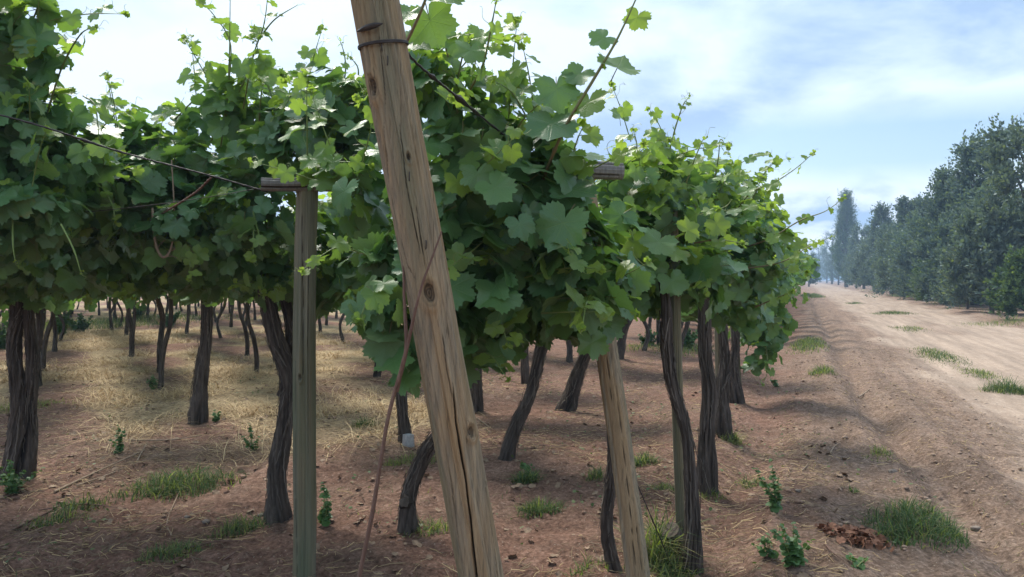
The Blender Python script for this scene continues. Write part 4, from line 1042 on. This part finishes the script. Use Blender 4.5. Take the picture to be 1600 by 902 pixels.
tuft(1385, 838, .13, .1, 130, .08, .35, 'dull tuft bridging the dead leaves and the largest grass patch')
tuft(1480, 832, .1, .1, 110, .09, .3, 'small tuft at the right end of the largest grass patch')
tuft(1575, 612, .3, .25, 300, .26, .1, 'bushy green tuft at the right edge beside the dirt track')
tuft(1465, 556, .4, 1.7, 700, .13, .15, 'long strip of short grass along the near edge of the dirt track')
tuft(1262, 540, .35, 1.4, 600, .2, .3, 'pale green patch of grass beside the vine wall foot')
tuft(1285, 582, .2, .4, 200, .16, .4, 'yellowish small tuft just nearer than the patch by the vine wall')
tuft(1395, 490, .9, 1.3, 650, .18, .1, 'flat oval green patch in the middle of the dirt track')
tuft(1335, 475, .5, 1.3, 300, .2, .1, 'small farther oval green patch in the dirt track')
tuft(1270, 463, .8, 7, 1500, .3, .15, 'bright strip of tall grass where the vine wall meets the far track')
tuft(1420, 515, .5, 1.6, 420, .12, .3, 'broken strip of short grass farther along the near edge of the dirt track')
tuft(1530, 585, .3, .8, 260, .12, .35, 'short grass strip between the bushy tuft and the long track-edge strip')
tuft(1375, 712, .14, .2, 90, .08, .6, 'faint dry tuft in the middle of the tilled strip')
tuft(1330, 770, .07, .06, 45, .06, .2, 'tiny green sprout above the rusty dead leaves')
tuft(1145, 690, .1, .1, 100, .16, .7, 'dry tuft at the foot of the ragged trunk')
tuft(1170, 760, .1, .1, 60, .1, .5, 'dry small tuft left of the tall feathery weed')
tuft(1110, 780, .1, .08, 70, .08, .5, 'low dry tuft at the foot of the rough upright trunk')
tuft(680, 830, .2, .14, 150, .09, .5, 'dull low tuft behind the leaning pole by the bent trunk')
tuft(570, 668, .12, .12, 110, .13, .2, 'small green tuft left of the trunk with the grey block')
tuft(645, 722, .25, .14, 190, .1, 1, 'heap of dark dry grass before the trunk with the grey block')
tuft(930, 890, .14, .1, 110, .1, .4, 'low tuft left of the tan post foot at the bottom edge')
tuft(1500, 475, 1.4, 1.4, 500, .3, .5, 'tall dry and green grass verge below the middle hedge shrubs')
tuft(1580, 505, 1.6, 1.2, 450, .25, .5, 'rough grass verge below the domed shrub at the right')
tuft(1410, 463, 1.0, 4, 500, .35, .35, 'far grass verge below the pale mid-height shrub')

tuft(100, 512, 2.2, 2.6, 1500, .4, .12, 'strip of tall green grass growing among the far left trunks')
tuft(235, 500, 2.2, 3.0, 1300, .35, .15, 'strip of green grass among the far trunks left of centre')
tuft(1080, 548, .5, 1.2, 400, .22, .25, 'strip of shaded grass behind the thin post and its trunk')
tuft(1012, 545, .7, 1.0, 300, .2, .3, 'strip of shaded grass behind the tan post')
tuft(20, 640, .35, .6, 300, .12, .8, 'strip of half-dry grass left of the double-strand trunk')
def weed(px, py, h, n, label, sz=.03, group='broad-leaved weeds on the soil', spread=.12):
    b = G(px, py); e = empty('weed', b); tag(e, label, 'weed', group)
    ms, ml = MB(), MB()
    for i in range(n):
        a = random.uniform(0, 6.28); hh = h * random.uniform(.45, 1) if i else h
        q = spread * random.uniform(.1, 1) * (0.25 if i == 0 else 1)
        pts = [b + np.array([0, 0, -.01]), b + np.array([math.cos(a) * q * .5, math.sin(a) * q * .5, hh * .55]), b + np.array([math.cos(a) * q, math.sin(a) * q, hh])]
        c, _ = spline(pts, 16); tube(ms, pts, [.003, .0015], 12, 5, col=(.3, .2, 0))
        m = max(8, int(hh / .009)); j = rng.integers(2, 16, m); an = rng.uniform(0, 6.28, m)
        out = np.stack([np.cos(an), np.sin(an), 0 * an], 1); s = sz * rng.uniform(.6, 1.1, m) * (1.15 - j / 26)
        add_leaves(ml, 'lo', c[j] + out * s[:, None] * .6, UP * .8 + out * .2 + rng.normal(size=(m, 3)) * .3, out + UP * .1, s, rng.random(m), rng.random(m) * .15)
    ms.build('stem', M_stem, e); ml.build('leaves', M_weed, e)
weed(1212, 800, .34, 6, 'tall feathery weed on the bare soil right of the row ends', .028, spread=.14)
weed(1240, 885, .22, 9, 'bushy green weed at the bottom edge below the tall feathery one', .032, spread=.16)
weed(1205, 870, .12, 4, 'small weed sprout left of the bushy green weed', .028)
weed(1335, 888, .08, 3, 'small bright sprout at the bottom edge under the dead leaves', .028)
weed(185, 708, .26, 5, 'green weed standing among twigs right of the double-strand trunk', .03)
weed(20, 765, .24, 9, 'lush weed growing at the foot of the double-strand trunk', .035, spread=.2)
weed(508, 822, .28, 4, 'slim weed just right of the upright grey post', .03)
weed(395, 705, .26, 5, 'weed between the slim straight trunk and the curving one', .025)
weed(335, 660, .14, 6, 'low weed at the foot of the slim straight trunk', .03)
weed(1213, 605, .1, 4, 'tiny weed on the bank below the low-hanging shoots', .04)
weed(820, 740, .1, 5, 'small broad-leaved sprout above the leafy dark tuft', .03)
weed(240, 612, .2, 6, 'green weed in straw at the foot of the slim forked trunk', .04)
for px, py, h, lab in ((95, 525, .75, 'tall green weeds growing among the far left trunks'), (125, 520, .6, 'green weed clump right of the tallest far left weeds'), (265, 512, .6, 'tall green weed between two far vine trunks left'), (215, 500, .7, 'distant weed clump behind the trunk with pale foot'), (470, 505, .6, 'distant weed partly hidden by the upright grey post'), (5, 545, .5, 'weed clump at the far left edge of the photo'), (1075, 545, .5, 'shaded weed between the right-hand post and trunk'), (1010, 540, .4, 'shaded weed behind the tan post')):
    weed(px, py, h, 14, lab, .07, spread=.45)

# straw, twigs and clods scattered over the soil
def scatter(n, x0, x1, y0, y1, fn):
    x = rng.uniform(x0, x1, n); y = rng.uniform(y0, y1, n); k = rng.random(n) < fn(x, y); return x[k], y[k]
def inview(x, y): return (np.abs(x / y) < .72)
m = MB()
x, y = scatter(420000, -17, 0, 6, 24, lambda x, y: inview(x, y) * straw_mask(x, y) ** 1.3 * np.clip(9 / y, .25, 1) * ss(-.5, .3, fbm(x * 1.6, y * 1.6, seed=88, o=2)) * .85)
n = len(x); blades(m, x, y, (.07 + .2 * rng.random(n) ** 2) * (1 + .6 * fbm(x * 1.6, y * 1.6, seed=88, o=2)).clip(.4, 1.8), rng.uniform(.003, .006, n) * (1 + y * .05), rng.uniform(1.0, 3.2, n), np.zeros(n)); 
o = m.build('dry_straw', M_straw); tag(o, 'pale dry straw lying between the far left vine rows', 'straw', kind='stuff')

def lying(mb, x, y, L, w, lift=.006, curve=.15, dark=.3):
    n = len(x); a = rng.uniform(0, 2 * math.pi, n); d = np.stack([np.cos(a), np.sin(a), rng.normal(size=n) * .12], 1); sd = np.stack([-np.sin(a), np.cos(a), 0 * a], 1)
    V = []; cv = rng.normal(size=n) * curve
    for f in (-.5, 0, .5):
        xx = x + d[:, 0] * L * f + sd[:, 0] * cv * L * (f * f); yy = y + d[:, 1] * L * f + sd[:, 1] * cv * L * (f * f)
        c = np.stack([xx, yy, ground_h(xx, yy) + lift + d[:, 2] * L * f * .5 + .004], 1)
        V += [c - sd * (w / 2)[:, None], c + sd * (w / 2)[:, None] , c + UP * w[:, None]]
    V = np.stack(V, 1).reshape(-1, 3); b = np.arange(n)[:, None] * 9
    fs = []
    for i in range(2):
        for p, q in ((0, 1), (1, 2), (2, 0)):
            fs.append(b + np.array([[3 * i + p, 3 * i + q, 3 * i + 3 + q, 3 * i + 3 + p]]))
    c = np.stack([np.repeat(rng.random(n), 9), np.repeat((rng.random(n) < dark) * rng.uniform(.4, 1, n), 9), np.zeros(9 * n)], 1)
    mb.add(V, np.concatenate(fs, 0), None, c)
m = MB()
x, y = scatter(150000, -12, 4, 3.6, 16, lambda x, y: inview(x, y) * (S(x, y) < .2) * np.clip(6 / y, .3, 1) * ss(-.5, .5, fbm(x * .8, y * .8, seed=81, o=3)) * .6)
n = len(x); lying(m, x, y, rng.uniform(.02, .05, n) + .12 * rng.random(n) ** 3, rng.uniform(.0018, .0042, n), dark=.72)
x, y = scatter(36000, -.5, 9, 3.8, 18, lambda x, y: inview(x, y) * (S(x, y) > -.2) * (S(x, y) < 2.2) * .4 * np.clip(7 / y, .3, 1))
n = len(x); lying(m, x, y, rng.uniform(.012, .035, n) + .08 * rng.random(n) ** 4, rng.uniform(.002, .0045, n), dark=.65)
o = m.build('leaf_and_twig_litter', M_straw); tag(o, 'scattered dry twigs and stems littering the red soil', 'litter', kind='stuff')

ICO = None
def clods(mb, x, y, r):
    n = len(x)
    t = (1 + 5 ** .5) / 2
    v = nrm(np.array([(-1, t, 0), (1, t, 0), (-1, -t, 0), (1, -t, 0), (0, -1, t), (0, 1, t), (0, -1, -t), (0, 1, -t), (t, 0, -1), (t, 0, 1), (-t, 0, -1), (-t, 0, 1)], float))
    f = np.array([(0, 11, 5), (0, 5, 1), (0, 1, 7), (0, 7, 10), (0, 10, 11), (1, 5, 9), (5, 11, 4), (11, 10, 2), (10, 7, 6), (7, 1, 8), (3, 9, 4), (3, 4, 2), (3, 2, 6), (3, 6, 8), (3, 8, 9), (4, 9, 5), (2, 4, 11), (6, 2, 10), (8, 6, 7), (9, 8, 1)])
    sc = rng.uniform(.6, 1.3, (n, 1, 3)) * np.array([1, 1, .6]); vv = v[None] * sc * (1 + .22 * rng.normal(size=(n, 12, 1)))
    a = rng.uniform(0, 6.28, n); ca, sa = np.cos(a)[:, None], np.sin(a)[:, None]
    vv = np.stack([vv[..., 0] * ca - vv[..., 1] * sa, vv[..., 0] * sa + vv[..., 1] * ca, vv[..., 2]], -1)
    V = vv * r[:, None, None] + np.stack([x, y, ground_h(x, y) + r * .15], 1)[:, None]
    s = S(x, y); red = 1 - ss(-.7, .5, s); road = ss(1.9, 2.6, s) * (1 - ss(7, 7.7, s))
    mb.add(V.reshape(-1, 3), (f[None] + (np.arange(n) * 12)[:, None, None]).reshape(-1, 3), None, np.repeat(np.stack([road, 0 * red, red], 1), 12, 0))
m = MB()
x, y = scatter(200000, -9, 22, 3.6, 22, lambda x, y: inview(x, y) * (S(x, y) < 2.6) * np.clip(5 / y, .1, 1) * ss(-.4, .6, fbm(x * 1.5, y * 1.5, seed=83, o=3)) * np.where(S(x, y) > -.3, .9, .35) * .6)
n = len(x); clods(m, x, y, .005 + .02 * rng.random(n) ** 4)
o = m.build('soil_clods', M_clod); tag(o, 'crumbled clods of earth over the tilled strip', 'soil', kind='stuff')
m = MB()
x, y = scatter(4000, 8, 40, 18, 75, lambda x, y: (np.abs(S(x, y) - 7.9) < .5) * .9 + (np.abs(S(x, y) - 2.3) < .4) * .4)
n = len(x); clods(m, x, y, .01 + .035 * rng.random(n) ** 3)
mg = MB()
x, y = scatter(26000, 8, 60, 18, 120, lambda x, y: (np.abs(S(x, y) - 8.7) < .9) * ss(-.3, .4, fbm(x * .5, y * .5, seed=96, o=3)) * .8)
n2_ = len(x); blades(mg, x, y, rng.uniform(.08, .45, n2_), rng.uniform(.012, .03, n2_), rng.uniform(.4, 1.6, n2_), (rng.random(n2_) < .55) * rng.uniform(.3, 1, n2_))
og = mg.build('verge_grass', M_grass); tag(og, 'rough mixed grass along the foot of the hedge', 'grass', kind='stuff')
o = m.build('verge_rubble', M_clod); tag(o, 'clods and rubble along the far verge of the track', 'soil', kind='stuff')

m = MB()
x, y = scatter(60000, -12, 9, 3.7, 20, lambda x, y: inview(x, y) * (S(x, y) < 2.1) * np.clip(6 / y, .25, 1) * ss(.1, .7, fbm(x * 1.1, y * 1.1, seed=86, o=4, g=.65)) * np.where(S(x, y) < -.2, .5, .28))
n = len(x); blades(m, x, y, rng.uniform(.015, .075, n), rng.uniform(.003, .006, n), rng.uniform(.4, 1.8, n), (rng.random(n) < .5) * rng.uniform(.4, 1, n))
x, y = scatter(30000, -9, 4, 3.7, 13, lambda x, y: inview(x, y) * (S(x, y) < 1.0) * np.clip(5 / y, .25, 1) * ss(.25, .8, fbm(x * 1.7, y * 1.7, seed=98, o=4, g=.65)) * .35)
n = len(x); a_ = rng.uniform(0, 6.28, n); dr = np.stack([np.cos(a_), np.sin(a_), .2 + 0 * a_], 1)
add_leaves(m, 'lo', np.stack([x, y, ground_h(x, y) + rng.uniform(.008, .05, n)], 1), UP + rng.normal(size=(n, 3)) * .35, dr, rng.uniform(.006, .02, n), rng.random(n), rng.random(n) * .3)
o = m.build('ground_cover', M_grass); tag(o, 'sparse thin grass sprouting through the litter', 'ground cover', kind='stuff')
m = MB()
x, y = scatter(9000, -10, 4, 3.7, 15, lambda x, y: inview(x, y) * (S(x, y) < .4) * np.clip(5 / y, .2, 1) * .35)
n = len(x); add_leaves(m, 'mid', np.stack([x, y, ground_h(x, y) + .008], 1), UP + rng.normal(size=(n, 3)) * .35, rng.normal(size=(n, 3)), rng.uniform(.012, .04, n), rng.random(n), rng.random(n))
o = m.build('fallen_leaves', M_fallen); tag(o, 'faded brown leaves scattered over the soil under the vines', 'leaves', kind='stuff')

# sticks one can pick out
SG = 'fallen vine prunings on the soil'
def stick(pts, r, label, pale=True):
    m = MB(); p = [G(a, b) + np.array([0, 0, .012]) for a, b in pts]
    tube(m, p, [r, r * .85, r * .5], 30, 7, disp=lambda TH, LL, R: .3 * R * np.exp(-((np.mod(LL, .09) - .045) / .008) ** 2), col=(0, 0, 0))
    o = m.build('fallen_cane', M_pale if pale else M_cane, origin=tuple(p[0])); tag(o, label, 'stick', SG)
stick([(85, 772), (150, 745), (226, 705)], .009, 'long pale cane lying in front of the double-strand trunk')
stick([(120, 760), (175, 742), (214, 722)], .006, 'thinner cane beside the long pale one')
stick([(214, 722), (222, 708), (228, 700)], .006, 'short pale cane end standing at the tip of the long one')
stick([(268, 838), (262, 815), (285, 760)], .005, 'bowed pale cane beside the big dark tuft')
stick([(200, 690), (265, 690), (310, 683)], .007, 'pale straight cane lying behind the big dark tuft')
stick([(300, 858), (350, 852), (405, 852)], .005, 'thin dark twig lying left of the curving trunk foot', False)
stick([(350, 878), (365, 868), (380, 860)], .006, 'short thick twig at the bottom left of centre', False)
stick([(1341, 622), (1350, 616), (1358, 610)], .012, 'short bleached stick lying alone on the tilled strip')
stick([(1253, 738), (1262, 728), (1268, 718)], .005, 'thin pale stick right of the tall feathery weed')
stick([(1297, 710), (1305, 698), (1313, 690)], .006, 'pale stick in the middle of the bare strip')
stick([(1225, 720), (1245, 718), (1262, 719)], .005, 'small stick just behind the tall feathery weed', False)
stick([(1290, 862), (1300, 870), (1318, 880)], .005, 'dark twig under the rusty dead leaves', False)
stick([(745, 655), (758, 664), (768, 672)], .008, 'pale forked twig right of the leaning pole')
stick([(60, 800), (130, 790), (200, 800)], .005, 'dark twig lying low at the left between small tufts', False)
stick([(20, 830), (80, 800), (110, 780)], .007, 'brown cane lying from the left edge towards the tufts', False)

# rusty dead leaves
m = MB(); b = G(1335, 845); n = 150
q = np.clip(rng.normal(size=(n, 2)), -1.6, 1.6) * np.array([.1, .1]); pz = np.stack([b[0] + q[:, 0], b[1] + q[:, 1], 0 * q[:, 0]], 1); pz[:, 2] = ground_h(pz[:, 0], pz[:, 1]) + .015 + .05 * rng.random(n) * np.exp(-(q ** 2).sum(1) / .02)
add_leaves(m, 'mid', pz, UP + rng.normal(size=(n, 3)) * .7, rng.normal(size=(n, 3)), rng.uniform(.012, .034, n), rng.random(n), rng.random(n))
for i in range(30):
    a = random.uniform(0, 6.28); c = b + np.array([random.uniform(-.12, .12), random.uniform(-.12, .12), .03]); d = np.array([math.cos(a), math.sin(a), random.uniform(-.05, .35)]) * random.uniform(.05, .12)
    tube(m, [c - d, c + np.array([0, 0, .01]), c + d], [.003, .0025, .0015], 6, 4)
o = m.build('dead_leaf_pile', M_dead, origin=tuple(b)); tag(o, 'rusty red pile of dead leaves and twigs on the bare strip', 'leaf pile')

# stones
def stone(px, py, r, label):
    b = G(px, py); m = MB(); th, ph = np.meshgrid(np.linspace(0, 2 * math.pi, 17), np.linspace(0, math.pi, 10))
    d = np.stack([np.cos(th) * np.sin(ph), np.sin(th) * np.sin(ph), np.cos(ph)], -1); rr = r * (1 + .3 * fbm(d[..., 0] * 1.4, d[..., 1] * 1.4, d[..., 2] * 1.4 + px, o=3))
    V = d * rr[..., None] * np.array([1.2, .9, .6]) + b + np.array([0, 0, r * .2]); i = np.arange(170).reshape(10, 17)
    m.add(V.reshape(-1, 3), np.stack([i[:-1, :-1], i[1:, :-1], i[1:, 1:], i[:-1, 1:]], -1).reshape(-1, 4))
    o = m.build('stone', M_stone, origin=tuple(b)); tag(o, label, 'stone', 'stones on the soil')
stone(293, 812, .018, 'pale flat stone lying below the big dark tuft')
stone(322, 826, .022, 'brown stone right of the pale flat stone')
stone(408, 806, .022, 'small whitish stone against the foot of the dark curving trunk')
stone(1247, 768, .018, 'small pale stone beside the tall feathery weed')
stone(1395, 738, .03, 'flat stone at the middle of the tilled strip')
stone(1525, 830, .03, 'dark clod-like stone by the furrow at the right')

# ---------------------------------------------------------------- sky, sun, camera
SUN_AZ, SUN_EL = math.radians(-26), math.radians(52)      # azimuth from +Y towards +X
sd_ = Vector((math.sin(SUN_AZ) * math.cos(SUN_EL), math.cos(SUN_AZ) * math.cos(SUN_EL), math.sin(SUN_EL)))
W = bpy.data.worlds.new('World'); SC.world = W; W.use_nodes = True
class WT(NT):
    def __init__(s): s.t = W.node_tree; s.t.nodes.clear(); s.out = s.n('ShaderNodeOutputWorld')
t = WT()
sky = t.n('ShaderNodeTexSky', sky_type='NISHITA', sun_disc=False, sun_elevation=SUN_EL, sun_rotation=SUN_AZ % (2 * math.pi), air_density=1.0, dust_density=1.2, ozone_density=2.5)
bg = t.n('ShaderNodeBackground', {'Color': sky.outputs[0], 'Strength': .08})
tc = t.n('ShaderNodeTexCoord').outputs['Generated']
nv = t.n('ShaderNodeVectorMath', {0: tc}, operation='NORMALIZE').outputs[0]
xyz = t.n('ShaderNodeSeparateXYZ', {0: nv}); z = t.math('MAXIMUM', xyz.outputs[2], 0.0)
den = t.math('ADD', z, .3)
pv = t.n('ShaderNodeCombineXYZ', {0: t.math('DIVIDE', xyz.outputs[0], den), 1: t.math('DIVIDE', xyz.outputs[1], den), 2: 3.7}).outputs[0]
n1 = t.noise(pv, .9, 7, .5); n2 = t.noise(pv, 2.3, 8, .56, dist=.2)
dot = t.n('ShaderNodeVectorMath', {0: nv, 1: tuple(sd_)}, operation='DOT_PRODUCT').outputs['Value']
near = t.math('POWER', t.maprange(dot, .6, .97, 0, 1), 1.3)
# a band of open blue sky low towards the right, a bank of cumulus below it
el = xyz.outputs[2]; azx = t.math('DIVIDE', xyz.outputs[0], t.math('MAXIMUM', xyz.outputs[1], .05))
gap = t.math('MULTIPLY', t.math('SUBTRACT', 1.0, t.math('DIVIDE', t.math('ABSOLUTE', t.math('SUBTRACT', el, .155)), .06), clamp=True), t.maprange(azx, .12, .34, 0, 1))
cov = t.math('ADD', n1, t.math('SUBTRACT', .42, t.math('MULTIPLY', gap, .55)))
cov = t.math('ADD', cov, t.math('MULTIPLY', near, .25))
cov = t.math('ADD', cov, t.math('MULTIPLY', t.math('MULTIPLY', t.maprange(el, .105, .055, 0, 1), t.maprange(n2, .35, .55)), .3))
mask = t.maprange(cov, .46, .80, 0.0, 1.0)
lum = t.maprange(n2, .40, .60, 0, 1)
ccol = t.mix(lum, (.22, .31, .45), (.44, .52, .62))
low = t.maprange(el, .06, .14, 1, 0)
ccol = t.mix(t.math('MULTIPLY', low, t.maprange(n2, .4, .55)), ccol, (.60, .64, .70))
ccol = t.mix(near, ccol, (.5, .585, .68))
cb = t.n('ShaderNodeBackground', {'Color': ccol, 'Strength': 1.0})
mx = t.n('ShaderNodeMixShader', {0: mask, 1: bg.outputs[0], 2: cb.outputs[0]})
t.t.links.new(mx.outputs[0], t.out.inputs[0])

# the air: an even pale haze round everything, the sky outside it
hm = bpy.data.materials.new('haze'); hm.use_nodes = True; ht = hm.node_tree; ht.nodes.clear()
ho = ht.nodes.new('ShaderNodeOutputMaterial'); hv = ht.nodes.new('ShaderNodeVolumePrincipled')
hv.inputs['Color'].default_value = (.5, .72, 1, 1); hv.inputs['Density'].default_value = .0012; hv.inputs['Anisotropy'].default_value = .3
ht.links.new(hv.outputs[0], ho.inputs['Volume'])
mb = MB(); x0 = 4300.0
mb.add([(a, b, c) for c in (-2.5, 26) for a, b in ((-x0, -x0), (x0, -x0), (x0, x0), (-x0, x0))], [(3, 2, 1, 0), (4, 5, 6, 7), (0, 1, 5, 4), (1, 2, 6, 5), (2, 3, 7, 6), (3, 0, 4, 7)])
tag(mb.build('haze', hm, smooth=False), kind='stuff')

sl = bpy.data.lights.new('sun', 'SUN'); sl.energy = 2.4; sl.angle = math.radians(20); sl.color = (1, .95, .87)
so = bpy.data.objects.new('sun', sl); COL.objects.link(so); so.rotation_euler = sd_.to_track_quat('Z', 'Y').to_euler()

cam = bpy.data.cameras.new('camera'); cam.sensor_width = 36; cam.lens = F / 1600 * 36; cam.clip_end = 6000; cam.clip_start = .05
cam.shift_y = -(451 - HZ) / 1600
co = bpy.data.objects.new('camera', cam); COL.objects.link(co); co.location = (0, 0, CAMZ); co.rotation_euler = (math.pi / 2, 0, 0)
SC.camera = co
SC.view_settings.view_transform = 'Standard'; SC.view_settings.look = 'None'; SC.view_settings.exposure = 1.12; SC.view_settings.gamma = 1.0
SC.render.engine = 'CYCLES'
cy = SC.cycles; cy.use_denoising = True; cy.max_bounces = 7; cy.diffuse_bounces = 4; cy.glossy_bounces = 2; cy.transmission_bounces = 4; cy.transparent_max_bounces = 4
cy.caustics_reflective = False; cy.caustics_refractive = False
